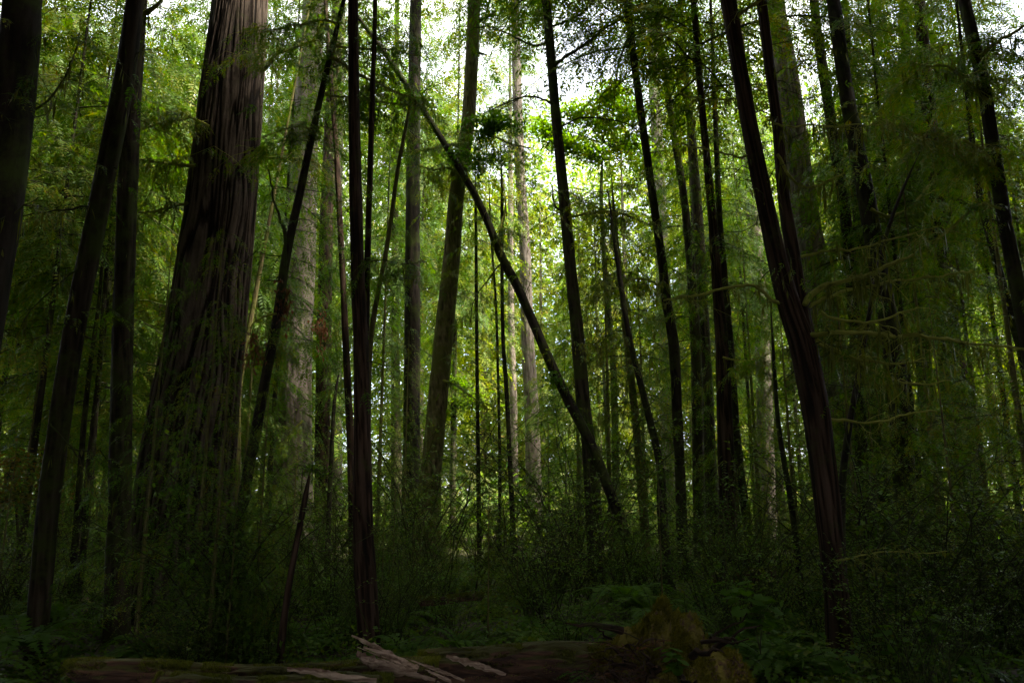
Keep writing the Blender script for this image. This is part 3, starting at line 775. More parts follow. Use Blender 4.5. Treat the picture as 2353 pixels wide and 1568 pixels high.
# understory hemlocks: (picture x, distance, scale, label)
G1 = 'young understory hemlocks between the trunks'
for x, Y, s in [(60, 15, .8), (150, 20, 1.0), (-40, 22, 1.1), (330, 17, .9), (560, 19, .85), (600, 24, 1.1), (480, 30, 1.2),
                (870, 22, .95), (1010, 24, .9), (930, 17, .55), (1260, 24, .6), (1330, 21, .9), (1400, 20, 1.0),
                (1480, 23, 1.0), (1560, 26, 1.1), (1690, 18, .9), (1740, 24, 1.1), (1820, 14.5, .7), (1960, 13, .75), (2060, 18, 1.1),
                (2150, 14, .9), (2260, 16, 1.0), (2360, 12, .9), (2420, 18, 1.2), (2000, 24, 1.2), (2220, 24, 1.3), (240, 26, 1.2), (680, 17, .45), (1620, 30, 1.2)]:
    p = px(x, 1100, Y)
    plant('under', p[0], Y, s, 'young hemlock with feathery drooping sprays growing between the forest trunks', G1)
G6 = 'tall hemlocks with drooping boughs among the trunks'
for x, Y, s in [(-60, 17, 1.0), (90, 24, 1.1), (210, 20, .95), (345, 25, 1.15), (380, 19, .9), (520, 26, 1.2), (620, 21, 1.0), (650, 31, 1.3), (870, 26, .9), (1040, 34, 1.5), (955, 33, 1.4), (1300, 35, .7), (1620, 25, 1.0), (15, 33, 1.5), (150, 34, 1.55), (270, 31, 1.4), (400, 33, 1.5), (560, 36, 1.6), (650, 40, 1.6), (1840, 33, 1.3), (1730, 28, 1.15), (2040, 27, 1.2), (2110, 16, .95), (2230, 25, 1.1), (2330, 20, 1.1), (70, 14, .9), (200, 15.5, .95), (390, 17, .95), (140, 19, 1.1), (-20, 21, 1.2), (2190, 20, 1.05)]:
    p = px(x, 1100, Y)
    plant('tall', p[0], Y, s, 'tall thin hemlock draped in drooping dark green boughs, among the forest trunks', G6)
G2 = 'mid-sized conifers in the middle of the forest'
for x, Y, s in [(-60, 30, .8), (40, 38, .8), (170, 33, .7), (250, 44, .85), (390, 36, .9), (620, 38, 1.0),
                (1040, 52, 1.3), (1380, 52, .95), (150, 50, 1.5), (-20, 48, 1.5), (350, 50, 1.6), (2150, 50, 1.5), (1640, 40, 1.1), (1790, 38, 1.1),
                (2050, 42, 1.2), (2300, 34, 1.0), (1900, 52, 1.3)]:
    p = px(x, 1100, Y)
    plant('mid', p[0], Y, s, 'mid-sized conifer with layered green boughs, deep among the trunks', G2)
G3 = 'tall conifers at the back of the forest'
for x, Y, s in [(-80, 60, .9), (60, 66, .9), (330, 62, 1.0), (450, 70, 1.1), (650, 64, 1.1), (960, 58, 1.0), (1110, 62, 1.0), (1180, 74, 1.05), (1245, 60, .75), (1340, 54, .75), (1450, 58, .9), (1600, 60, 1.1), (1720, 70, 1.0), (1960, 60, 1.0), (2200, 58, 1.0), (2330, 62, 1.1), (2450, 56, 1.0), (200, 80, .8)]:
    p = px(x, 1100, Y)
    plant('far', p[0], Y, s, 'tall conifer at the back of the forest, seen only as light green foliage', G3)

# ------------------------------------------------------------------ far woods and the unseen canopy added for shade
def scatter_leaves(name, pts, size, mat, label, group=None):
    mb = MB()
    n = len(pts)
    D = rng.normal(0, 1, (n, 3)); D[:, 2] = D[:, 2] * .5 - .2
    N = rng.normal(0, .6, (n, 3)) + np.array([0, 0, 1.0])
    L = size * rng.uniform(.5, 1.5, n)
    add_leaves(mb, pts, D, N, L, L * .5, 0)
    o = obj(name, mb.mesh(name, [mat]))
    tag(o, label, 'woods', kind='stuff')
    return o

def clumps(n, box, cs, per, fz=None):
    c = rng.uniform(0, 1, (n, 3)) * (np.array(box[1]) - np.array(box[0])) + np.array(box[0])
    if fz is not None:
        c = c[fz(c)]
    p = c[:, None, :] + rng.normal(0, 1, (len(c), per, 3)) * np.array(cs)
    return p.reshape(-1, 3)

# a wood on the far side, 85 to 120 m away
p = clumps(10500, ((-70, 60, 0), (70, 96, 46)), (1.3, 1.3, .6), 46, lambda c: (c[:, 2] < (c[:, 1] - 58) * 3.0 + 2) & (c[:, 2] < 39 + 4 * np.sin(c[:, 0] * .33) + 4 * np.sin(c[:, 0] * .71 + 1) + 12 * (np.abs(c[:, 0] - 5) > 11)))
pl = clumps(3600, ((-50, 33, 0), (50, 62, 4.0)), (1.1, 1.1, .6), 40, lambda c: c[:, 2] < .9 + (c[:, 1] - 33) * .05 + 1.2 * np.sin(c[:, 0] * .5 + c[:, 1]))
p = np.concatenate([p, pl])
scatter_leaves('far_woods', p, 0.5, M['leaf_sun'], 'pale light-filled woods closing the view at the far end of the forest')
# unseen leaves added to shade the near ground, above and behind the camera and out to both sides
def shade_canopy_ok(c):
    x, y, z = c[:, 0], c[:, 1], c[:, 2]
    above = (z > 6.8 + 0.80 * np.maximum(y, 0)) & (y < 8 + 12 * np.clip((x - 6) / 4, 0, 1) + 13 * np.clip((-x - 8) / 4, 0, 1))
    return above
p1 = clumps(9500, ((-50, -34, 9), (50, 22, 27)), (1.3, 1.3, .5), 50, shade_canopy_ok)
# unseen side and rear walls of foliage, added to keep light out
def shade_wall_ok(c):
    x, y = c[:, 0], c[:, 1]
    return (np.abs(x) > 0.80 * np.maximum(y, 0) + 9) & (y < np.where(x < 0, 24, 20)) & (np.hypot(x, y) > 12)
p2 = clumps(7500, ((-46, -30, 0), (46, 30, 16)), (1.3, 1.3, .8), 40, shade_wall_ok)
scatter_leaves('unseen_shade_foliage', np.concatenate([p1, p2]), 0.66, M['leaf_shade'], 'unseen dark foliage added around and above the viewpoint to shade the foreground')

# ------------------------------------------------------------------ undergrowth
G4 = 'huckleberry shrubs of the undergrowth'
first = True
shr = []
for i, me in enumerate(P_SHRUB):
    r_ = empty('huckleberry_shrub', (0, 0, 0)); tag(r_, 'x', 'shrub'); me.name = 'foliage'
    obj('foliage', me, r_); shr.append(r_)
usedS = set()
n = 0
while n < 250:
    Y = 6.6 + 22 * rng.random() ** 1.3
    X = rng.uniform(-.78, .78) * Y
    if Y < 8 and X < 2.5: continue
    s = rng.choice([.5, .7, .9, 1.1, 1.6]) * rng.uniform(.8, 1.2) * (0.5 if Y < 9 else 1)
    if abs(X - (-1.5)) < 1.6 and Y < 13: s *= .5
    r_ = shr[rng.integers(len(shr))]
    loc = (X, Y, ground_z(X, Y)); lab = 'leafy huckleberry bush in the tangled undergrowth on the forest floor'
    if r_.name not in usedS:
        usedS.add(r_.name); r_.location = loc; r_.scale = (s,) * 3; r_['label'] = lab; r_['group'] = G4
    else:
        copy_thing(r_, loc, rng.uniform(0, 6.28), s, lab, G4)
    n += 1
G5 = 'ferns on the forest floor'
frn = []
for me in P_FERN:
    r_ = empty('fern', (0, 0, 0)); tag(r_, 'x', 'fern'); obj('fronds', me, r_); frn.append(r_)
usedF = set()
def fern(X, Y, s, z=None):
    r_ = frn[rng.integers(len(frn))]
    loc = (X, Y, ground_z(X, Y) + .03 if z is None else z); lab = 'green sword fern with arching fronds on the forest floor'
    if r_.name not in usedF:
        usedF.add(r_.name); r_.location = loc; r_.scale = (s,) * 3; r_['label'] = lab; r_['group'] = G5
        return r_
    return copy_thing(r_, loc, rng.uniform(0, 6.28), s, lab, G5)
for i in range(70):
    Y = 7.6 + 14 * rng.random() ** 1.4
    fern(rng.uniform(-.7, .7) * Y, Y, rng.uniform(.6, 1.1))

# small hemlock seedlings and saplings standing in the undergrowth
G7 = 'knee-high to head-high conifer saplings in the undergrowth'
for i in range(90):
    Y = 8.8 + 17 * rng.random(); X = rng.uniform(-.66, .66) * Y
    sc = rng.uniform(.14, .50)
    if -.30 < X / Y < .35: sc = rng.uniform(.12, .22)
    plant('under', X, Y, sc, 'small conifer sapling with soft green sprays standing in the undergrowth', G7)
for i in range(60):
    Y = 9.5 + 14 * rng.random(); fern(rng.uniform(-.62, .62) * Y, Y, rng.uniform(.9, 1.5))

# low leafy carpet
n = 170000
Y = 5.2 + 26 * rng.random(n) ** 1.2; X = rng.uniform(-.8, .8, n) * Y
cl = np.array([mnoise.noise((x * .9, y * .9, 5)) for x, y in zip(X, Y)])
k = cl > -.35; X, Y, cl = X[k], Y[k], cl[k]
Z = np.array([ground_z(x, y) for x, y in zip(X, Y)]) + rng.uniform(0, 1, len(X)) ** 1.5 * (.15 + .8 * np.clip(cl + .1, 0, 1)) * np.clip((Y - 5) / 4, .3, 1)
mb = MB()
P_ = np.stack([X, Y, Z], 1); D = rng.normal(0, 1, P_.shape); D[:, 2] *= .4
add_leaves(mb, P_, D, np.tile([0, 0, 1.0], (len(P_), 1)) + rng.normal(0, .4, P_.shape), rng.uniform(.03, .09, len(P_)), rng.uniform(.015, .05, len(P_)), 0)
tag(obj('ground_cover', mb.mesh('ground_cover', [M['leaf_under']])), 'low tangle of small leaves carpeting the forest floor', 'ground cover', kind='stuff')

# ------------------------------------------------------------------ limbs that the photograph shows one by one
def limb(key, pts, Y, w, mossy=True, twigs=9, leafy=0.0, Ls=0.35, strands=10, strandL=0.28, name='branch', dY=0.0, fl=.22):
    """pts: picture points from the trunk outwards; w: thickness in picture pixels at the trunk"""
    root, path, base = T[key]
    n = len(pts)
    P = np.array([px(x, y, Y + dY * i / max(n - 1, 1)) for i, (x, y) in enumerate(pts)])
    L = np.concatenate([[0], np.cumsum(np.linalg.norm(np.diff(P, axis=0), axis=1))])
    m = max(8, int(L[-1] / .06)); s = np.linspace(0, L[-1], m)
    p = np.stack([np.interp(s, L, P[:, i]) for i in range(3)], 1)
    for _ in range(6):
        p[1:-1] = (p[:-2] + 2 * p[1:-1] + p[2:]) / 4
    wv = np.cumsum(rng.normal(0, .009, (m, 3)), 0); wv[0] = 0; p = p + wv
    p -= base
    r = w * (0.9 if mossy else 0.9) * mpp(pts[0][1], Y) / 2
    mb = MB()
    add_tube(mb, p, np.linspace(r, r * .45, m), 8, 0, rough=.5 if mossy else .15, kx=2, kz=17)
    tn = max(2, int(L[-1] * twigs))
    for i in range(tn):
        t = rng.uniform(.15, 1); j = int(t * (m - 1))
        az = rng.uniform(0, 6.28)
        q = add_branch(mb, p[j], az, Ls * rng.uniform(.4, 1.4), max(.005, r * .35), rng.uniform(-.2, .3), .5, 8, fl, 8, 1, leafy, seg=3, fr=0, hang=.4, wob=.5)
        if strands: add_moss(mb, q, dens=strands * .8, L=strandL * .8, mat=2, w=.022)
    if strands: add_moss(mb, p, dens=strands * 2.2, L=strandL, mat=2, w=.018)
    obj(name, mb.mesh(name, [M['twig_moss'] if mossy else M['twig'], M['leaf_conifer'], M['moss']]), root)

X = 8.15
limb('X1', [(1848, 700), (1862, 665), (1878, 655), (1920, 648), (1965, 640), (2010, 618), (2050, 596), (2085, 580)], X, 15)
limb('X1', [(1860, 705), (1890, 690), (1950, 680), (2015, 665), (2060, 655), (2100, 650), (2180, 645), (2240, 630)], X, 9, dY=.5)
limb('X1', [(1885, 715), (1905, 730), (1940, 740), (1990, 738), (2025, 728), (2060, 715), (2100, 700)], X, 8)
limb('X1', [(1856, 768), (1865, 770), (1990, 775), (2105, 780), (2170, 789), (2240, 806), (2300, 815), (2352, 822)], X, 12, dY=-.6)
limb('X1', [(1872, 776), (1890, 788), (1915, 809), (1970, 824), (2030, 830), (2080, 829), (2130, 818)], X, 8)
limb('X1', [(1872, 784), (1900, 800), (1950, 826), (1990, 844), (2030, 858), (2070, 866), (2125, 869), (2170, 862)], X, 8, dY=.4)
limb('X1', [(1888, 955), (1905, 959), (1950, 972), (1990, 976), (2050, 969), (2090, 960), (2125, 959), (2150, 961)], X, 8, strandL=.1)
limb('X1', [(1840, 590), (1860, 582), (1940, 578), (2000, 574), (2050, 556), (2130, 525), (2170, 515)], X, 7)
limb('X2', [(1785, 355), (1800, 390), (1820, 425), (1850, 432), (1885, 425), (1905, 414), (1930, 400)], X, 8)
limb('X2', [(1780, 285), (1815, 297), (1890, 297), (1950, 294), (2030, 288), (2100, 300)], X, 5, dY=.6)
limb('X1', [(1800, 700), (1780, 690), (1766, 675), (1745, 655), (1726, 650), (1676, 657), (1600, 675), (1526, 683)], X, 9, dY=.5, strandL=.14)
limb('X1', [(1716, 250), (1700, 225), (1650, 232), (1600, 228), (1560, 212)], X, 5, dY=.8, strandL=.12)
limb('X1', [(1725, 355), (1700, 358), (1650, 350), (1600, 340), (1560, 330)], X, 6, dY=.8, strandL=.12)
limb('X1', [(1690, 45), (1720, 25), (1760, 5), (1800, -20)], X, 10, strandL=.1)
limb('X1', [(1916, 1288), (1960, 1276), (2000, 1270), (2090, 1269), (2180, 1255)], 8.0, 5, strandL=.06)
limb('Z2', [(2000, 480), (2040, 500), (2100, 480), (2160, 420), (2230, 400)], 14.3, 9, leafy=.5)
limb('Z5', [(2270, 235), (2240, 200), (2180, 150), (2120, 160), (2080, 145)], 10.4, 9, leafy=.9, twigs=12, Ls=.9)
limb('Z5', [(2292, 400), (2260, 350), (2200, 320), (2130, 340), (2060, 300)], 10.4, 9, leafy=.95, twigs=12, Ls=.9)
limb('Z5', [(2250, 130), (2300, 90), (2352, 60), (2420, 20)], 10.4, 9, leafy=.95, twigs=12, Ls=.9)
limb('Z5', [(2300, 480), (2260, 460), (2200, 500), (2140, 560)], 10.4, 7, leafy=.5, twigs=8, Ls=.7)
limb('S', [(1276, 150), (1300, 132), (1351, 95), (1400, 55), (1450, 25), (1505, -8)], 16.9, 9, mossy=False, twigs=5, Ls=1.1, leafy=.25, strandL=.15)
limb('S', [(1262, 95), (1230, 110), (1190, 90), (1130, 65), (1090, 70)], 16.9, 6, mossy=False, twigs=5, Ls=.8, leafy=.15, strandL=.12)
limb('S', [(1275, 240), (1240, 225), (1200, 220), (1150, 245), (1110, 260)], 16.9, 6, mossy=False, twigs=5, Ls=.8, leafy=.3, strandL=.12)
limb('S', [(1290, 290), (1340, 268), (1400, 268), (1450, 285), (1480, 310)], 16.9, 5, mossy=False, twigs=4, Ls=.8, leafy=.2, strandL=.12)
limb('S', [(1303, 500), (1350, 490), (1420, 492), (1470, 510), (1500, 522)], 16.9, 6, twigs=4, Ls=.7, leafy=.2, strandL=.3)
limb('S', [(1270, 60), (1330, 40), (1380, -10)], 16.9, 6, mossy=False, twigs=5, Ls=1.0, leafy=.15, strandL=.12)
limb('S', [(1296, 480), (1278, 480), (1274, 420)], 16.9, 7, mossy=False, twigs=1, Ls=.3, strands=3)
limb('M', [(1098, 50), (1120, 40), (1143, 25)], 18.8, 9, mossy=False, twigs=3, Ls=.4)
limb('M', [(1090, 125), (1105, 118), (1118, 128)], 18.8, 8, mossy=False, twigs=3, Ls=.4)
limb('M', [(1060, 400), (1030, 380), (1000, 390), (960, 380)], 18.6, 7, twigs=10, Ls=1.0, leafy=.8, strandL=.4)
limb('M', [(1075, 300), (1110, 300), (1170, 330), (1220, 340)], 18.6, 7, twigs=10, Ls=1.0, leafy=.9, strandL=.2)
limb('M', [(1065, 330), (1040, 330), (980, 340), (930, 360)], 18.3, 7, twigs=12, Ls=1.1, leafy=.95, strandL=.2)
limb('M', [(1005, 870), (1060, 890), (1100, 930), (1140, 945)], 18.8, 6, twigs=5, Ls=.6, leafy=.3)
limb('E', [(757, 130), (800, 150), (825, 167), (898, 192), (945, 212), (985, 240)], 10.4, 9, mossy=True, twigs=7, Ls=.6, leafy=.8, strandL=.14)
limb('E', [(746, 214), (790, 225), (838, 235), (900, 243), (968, 256)], 10.4, 6, twigs=7, Ls=.5, leafy=.7, strandL=.14)
limb('E', [(655, 610), (653, 540), (640, 490), (628, 450), (618, 385)], 10.4, 9, mossy=False, twigs=2, Ls=.3, strands=2)
limb('E', [(770, 105), (800, 107), (850, 104), (910, 110), (970, 120)], 10.4, 6, twigs=10, Ls=.6, leafy=.9, strandL=.14)
limb('E', [(716, 300), (690, 285), (650, 290), (600, 310)], 10.4, 5, twigs=9, Ls=.5, leafy=.8, strandL=.14)
limb('E', [(635, 720), (600, 730), (560, 760), (590, 800)], 10.4, 5, twigs=9, Ls=.5, leafy=.5, strandL=.3)
limb('E', [(775, 60), (740, 45), (690, 60), (640, 65), (600, 80)], 10.4, 7, twigs=9, Ls=.7, leafy=.9, strandL=.14)
limb('C', [(318, 45), (335, 22), (355, 18), (372, 10), (372, -5)], 10.9, 16, twigs=3, Ls=.3, leafy=.1)
limb('D', [(450, 380), (410, 383), (365, 380), (330, 372)], 12.3, 9, twigs=9, Ls=.9, leafy=.6, strandL=.35)
limb('D', [(430, 465), (390, 472), (350, 483), (310, 490)], 12.3, 8, twigs=9, Ls=.8, leafy=.4, strandL=.35)
limb('D', [(580, 368), (620, 364), (660, 366), (705, 362)], 12.3, 7, twigs=10, Ls=.7, leafy=.8, strandL=.12)
limb('D', [(598, 165), (640, 130), (690, 118), (740, 105)], 12.3, 9, twigs=10, Ls=.9, leafy=.7, strandL=.15)
limb('D', [(480, 290), (430, 270), (370, 280), (320, 300)], 12.2, 7, twigs=13, Ls=1.1, leafy=.95, strandL=.1)
limb('B', [(200, 600), (150, 640), (80, 700), (20, 800)], 9.4, 5, mossy=False, twigs=5, Ls=.6, leafy=.2)
limb('B', [(200, 475), (150, 482), (90, 490), (20, 500)], 9.4, 6, mossy=False, twigs=5, Ls=.6, leafy=.3)
limb('B', [(115, 970), (150, 1010), (190, 1060), (230, 1140), (245, 1180)], 9.2, 4, mossy=False, twigs=3, Ls=.4, leafy=.2)
limb('A', [(40, 350), (70, 260), (110, 215), (160, 150), (190, 60)], 7.6, 7, mossy=False, twigs=6, Ls=.6, leafy=.5, fl=.16)
limb('A', [(15, 510), (50, 480), (85, 455)], 7.5, 5, mossy=False, twigs=3, Ls=.2, leafy=.2)
limb('L', [(1150, 590), (1145, 540), (1160, 470), (1150, 400)], 13.9, 5, twigs=5, Ls=.6, leafy=.4)
limb('L', [(1152, 605), (1130, 640), (1095, 680), (1085, 740)], 13.9, 4, mossy=False, twigs=3, Ls=.5, leafy=.2)
limb('T', [(1525, 660), (1480, 640), (1440, 650), (1400, 680)], 17.3, 5, twigs=8, Ls=.8, leafy=.7)
limb('W', [(1660, 820), (1720, 830), (1790, 800), (1850, 790)], 16.2, 5, twigs=8, Ls=.8, leafy=.7)
limb('F', [(695, 965), (670, 990), (640, 1035), (620, 1060)], 24.0, 5, twigs=4, Ls=.5, leafy=.1)
limb('I', [(838, 600), (880, 590), (930, 610), (980, 600)], 9.3, 4, mossy=False, twigs=9, Ls=.4, leafy=.7, strands=3)

# short dead twigs, stubs and tufts of moss that roughen the bare trunks
def twiggy(key, n, z0, z1, L0, Y):
    root, path, base = T[key]
    mb = MB()
    rmax = 0
    for i in range(n):
        h = rng.uniform(z0, z1); j = int(np.argmin(abs(path[:, 2] - h)))
        o = path[j] - base
        L = L0 * rng.choice([.25, .5, 1, 1.6]) * rng.uniform(.6, 1.3)
        q = add_branch(mb, o, rng.uniform(0, 6.28), L + .12, rng.uniform(.005, .011), rng.uniform(-.2, .25), rng.uniform(0, .5), max(3, int(L * 9)), .2, 7, 1, .25, seg=3, fr=0, hang=.4, wob=.5, start=.3)
        add_moss(mb, q, dens=12, L=.13, mat=2, w=.016)
    obj('dead_twigs', mb.mesh('dead_twigs', [M['twig'], M['leaf_conifer'], M['moss']]), root)
for key, n, z0, z1, L0, Y in [('A', 34, 3, 7, .5, 7), ('B', 26, 2, 9, .5, 9), ('C', 30, 2, 11, .5, 11), ('I', 30, 1.5, 9.5, .35, 9), ('X1', 34, 2.5, 8, .6, 8), ('X2', 16, 5, 8.5, .6, 8),
        ('S', 44, 3, 15, .7, 17), ('T', 44, 3, 15, .7, 17), ('W', 44, 3, 15, .8, 16), ('U', 40, 3, 16, .8, 20), ('V', 40, 3, 17, .8, 22), ('M', 34, 4, 16, .6, 19), ('Z1', 34, 3, 15, .8, 17),
        ('Z2', 36, 3, 13, .8, 14), ('Z4', 30, 3, 15, .9, 18), ('Z5', 20, 4, 10, .5, 10), ('H', 26, 3, 13, .6, 15), ('E', 22, 2, 9, .5, 10), ('L', 26, 3, 11, .6, 14), ('q1', 26, 3, 8, .7, 15), ('P', 22, 2, 8, .6, 19), ('Q', 22, 2, 9, .6, 17), ('N', 36, 4, 20, .9, 30)]:
    twiggy(key, n, z0, z1, L0, Y)

# leaf clusters
def shoot(key, cx, cy, sx, sy, Y, n, size, mat, name='leafy_shoot', depth=.4, droop=.2, w=.42, stems=7):
    root, path, base = T[key] if isinstance(key, str) else (key, None, np.array(key.location))
    c = px(cx, cy, Y) - base; m = mpp(cy, Y)
    mb = MB()
    for i in range(stems):
        d = nrm(rng.normal(0, 1, 3) * np.array([sx, depth / m, sy])) * np.array([sx * m, depth, sy * m])
        E = c + d
        mid = (c + E) / 2 + np.array([0, 0, .15 * abs(d[0])])
        add_tube(mb, np.array([c, mid, E]), [.008, .006, .003], 4, 0)
        k = n // stems
        s = rng.random((k, 1)); q = np.where(s < .5, c + (mid - c) * s * 2, mid + (E - mid) * (s - .5) * 2) + rng.normal(0, size * .5, (k, 3))
        D = rng.normal(0, 1, (k, 3)); D[:, 2] -= droop
        add_leaves(mb, q, D, rng.normal(0, .4, (k, 3)) + [0, 0, 1.0], size * rng.uniform(.6, 1.3, k), size * w * rng.uniform(.7, 1.2, k), 1, fold=.1)
    return obj(name, mb.mesh(name, [M['twig'], mat], smooth=True), root)
shoot('L', 1135, 290, 75, 42, 13.8, 800, .12, M['leaf_glossy'], stems=12)
shoot('L', 1100, 370, 85, 50, 13.6, 600, .10, M['leaf_glossy'], stems=14)
shoot('L', 1270, 870, 35, 30, 13.8, 160, .10, M['leaf_glossy'])
shoot('L', 960, 230, 60, 45, 13.6, 420, .09, M['leaf_glossy'], stems=10)
shoot('E', 590, 800, 30, 60, 10.3, 130, .09, M['leaf_dead'], name='dead_leaves', droop=2)
shoot('E', 650, 700, 25, 60, 10.3, 110, .09, M['leaf_dead'], name='dead_leaves', droop=2)
shoot('H', 740, 760, 30, 55, 14.8, 150, .10, M['leaf_dead'], name='dead_leaves', droop=2)
shoot('p2', 715, 1080, 45, 30, 8.6, 260, .05, M['leaf_conifer'], stems=12)
shoot('q1', 1380, 800, 60, 60, 14.8, 200, .08, M['moss'], name='moss', droop=3)

# the maple whose bright leaves catch the light, and a bush turning orange
def leafy_tree(name, label, cat, Y, pts, blobs, leaf, size, per):
    T[name + str(len(T))] = t = trunk_tree(name, cat, label, Y, pts, M['bark_brown'], H=5, rough=.05, seg=10, crown=False, up=False)
    root, path, base = t
    mb = MB()
    for (cx, cy, sx, sy) in blobs:
        c = px(cx, cy, Y) - base; m = mpp(cy, Y)
        j = np.argmin(np.linalg.norm(path - base - c, axis=1)); o = path[j] - base
        add_tube(mb, np.array([o, (o + c) / 2 + [0, 0, .2], c]), [.03, .02, .01], 5, 0)
        for i in range(14):
            d = rng.normal(0, .6, 3) * [sx * m, sx * m * .8, sy * m]
            E = c + d
            add_segs(mb, [c], [E], .008, .003, 0)
            q = c + d * rng.uniform(.3, 1.1, (per, 1)) + rng.normal(0, .22, (per, 3)) * [1.2, 1.2, .5]
            D = rng.normal(0, 1, (per, 3)) * [1, 1, .4] - [0, 0, .3]
            add_leaves(mb, q, D, rng.normal(0, .3, (per, 3)) + [0, 0, 1.0], size * rng.uniform(.6, 1.3, per), size * .8 * rng.uniform(.7, 1.2, per), 1)
    obj('crown', mb.mesh('crown', [M['twig'], leaf]), root)
leafy_tree('maple_tree', 'maple with bright lime-green leaves catching light above the flat-topped hemlock', 'tree', 27.0,
    [(1385, 330, 6), (1380, 450, 9), (1390, 620, 12), (1410, 860, 15), (1415, 1100, 18)],
    [(1320, 260, 40, 25), (1380, 290, 50, 28), (1440, 250, 45, 25), (1350, 350, 55, 22), (1430, 330, 50, 25), (1480, 380, 40, 25), (1300, 330, 35, 30), (1250, 300, 40, 30), (1400, 220, 40, 20)], M['leaf_bright'], .13, 75)
leafy_tree('maple_tree', 'small bright green tree glowing between the stout scaly tree and a thin pole', 'tree', 34.0,
    [(1035, 850, 5), (1040, 950, 8), (1042, 1130, 10)],
    [(1030, 880, 40, 22), (1060, 920, 40, 22), (1010, 940, 35, 22)], M['leaf_bright'], .15, 60)
leafy_tree('orange_bush', 'bush with orange turning leaves at the left edge of the forest', 'bush', 13.0,
    [(30, 1080, 5), (40, 1180, 7), (45, 1300, 8)],
    [(20, 1090, 35, 20), (50, 1130, 35, 20), (10, 1150, 30, 20), (45, 1060, 25, 15)], M['leaf_orange'], .07, 26)

# foliage of the flat-topped hemlock
def flat_hemlock():
    root, path, base = T['q2']
    mb = MB()
    for i in range(70):
        h = 2.2 + 7.6 * (i / 69) ** .8
        j = np.argmin(abs(path[:, 2] - h)); o = path[j] - base
        top = h > 9.0
        p = add_branch(mb, o, rng.uniform(0, 6.28), (1.5 if top else 1.9) * rng.uniform(.6, 1.2), .014, .12 if top else .1, .2 if top else .65, 16 if top else 10, .3, 6, 1, .95 if top else .55, seg=4, fr=0, hang=.25 if top else .6)
        add_moss(mb, p, dens=24, L=.35 if not top else .15, mat=2, w=.016)
    obj('crown', mb.mesh('crown', [M['twig'], M['leaf_conifer'], M['moss']]), root)
flat_hemlock()
p = px(468, 1100, 10.3)
plant('under', p[0], 10.3, .52, 'small dark hemlock sapling in front of the massive redwood', None)
for o in COL.objects:
    if o.get('label') == 'small dark hemlock sapling in front of the massive redwood' and 'group' in o.keys(): del o['group']

# ------------------------------------------------------------------ fallen logs, splintered wood, mossy root mound
def wood_mat(name, base, streak, mossy, amt):
    m, t, out = new_mat(name)
    tc = t.nodes.new('ShaderNodeTexCoord'); mp = t.nodes.new('ShaderNodeMapping'); mp.inputs['Scale'].default_value = (2.5, 30, 30)
    t.links.new(tc.outputs['Object'], mp.inputs['Vector'])
    n = t.nodes.new('ShaderNodeTexNoise'); n.inputs['Scale'].default_value = 1; n.inputs['Detail'].default_value = 7; n.inputs['Distortion'].default_value = .8
    t.links.new(mp.outputs[0], n.inputs['Vector'])
    r = ramp(t, [(.35, base), (.68, streak)]); t.links.new(n.outputs['Fac'], r.inputs['Fac'])
    geo = t.nodes.new('ShaderNodeNewGeometry'); sp = t.nodes.new('ShaderNodeSeparateXYZ'); t.links.new(geo.outputs['Normal'], sp.inputs[0])
    n2 = t.nodes.new('ShaderNodeTexNoise'); n2.inputs['Scale'].default_value = 5; n2.inputs['Detail'].default_value = 6; t.links.new(tc.outputs['Object'], n2.inputs['Vector'])
    ad = t.nodes.new('ShaderNodeMath'); ad.operation = 'MULTIPLY_ADD'; ad.inputs[1].default_value = .45; t.links.new(sp.outputs['Z'], ad.inputs[0]); t.links.new(n2.outputs['Fac'], ad.inputs[2])
    mr = t.nodes.new('ShaderNodeMapRange'); mr.inputs['From Min'].default_value = 1.0 - amt; mr.inputs['From Max'].default_value = 1.12 - amt
    t.links.new(ad.outputs[0], mr.inputs['Value'])
    mx = t.nodes.new('ShaderNodeMix'); mx.data_type = 'RGBA'; t.links.new(mr.outputs[0], mx.inputs['Factor']); t.links.new(r.outputs['Color'], mx.inputs[6]); mx.inputs[7].default_value = (*mossy, 1)
    b = t.nodes.new('ShaderNodeBump'); b.inputs['Distance'].default_value = .02; t.links.new(n.outputs['Fac'], b.inputs['Height'])
    p = t.nodes.new('ShaderNodeBsdfPrincipled'); p.inputs['Roughness'].default_value = .85
    t.links.new(mx.outputs[2], p.inputs['Base Color']); t.links.new(b.outputs[0], p.inputs['Normal']); t.links.new(p.outputs[0], out.inputs['Surface'])
    return m
M['log'] = wood_mat('rotting_log', (.03, .012, .007), (.13, .062, .034), (.06, .055, .008), .34)
M['splinter'] = wood_mat('split_wood', (.16, .09, .06), (.58, .43, .33), (.1, .09, .03), -.2)
M['mound'] = wood_mat('root_mound', (.03, .014, .008), (.16, .085, .045), (.16, .13, .015), .45)

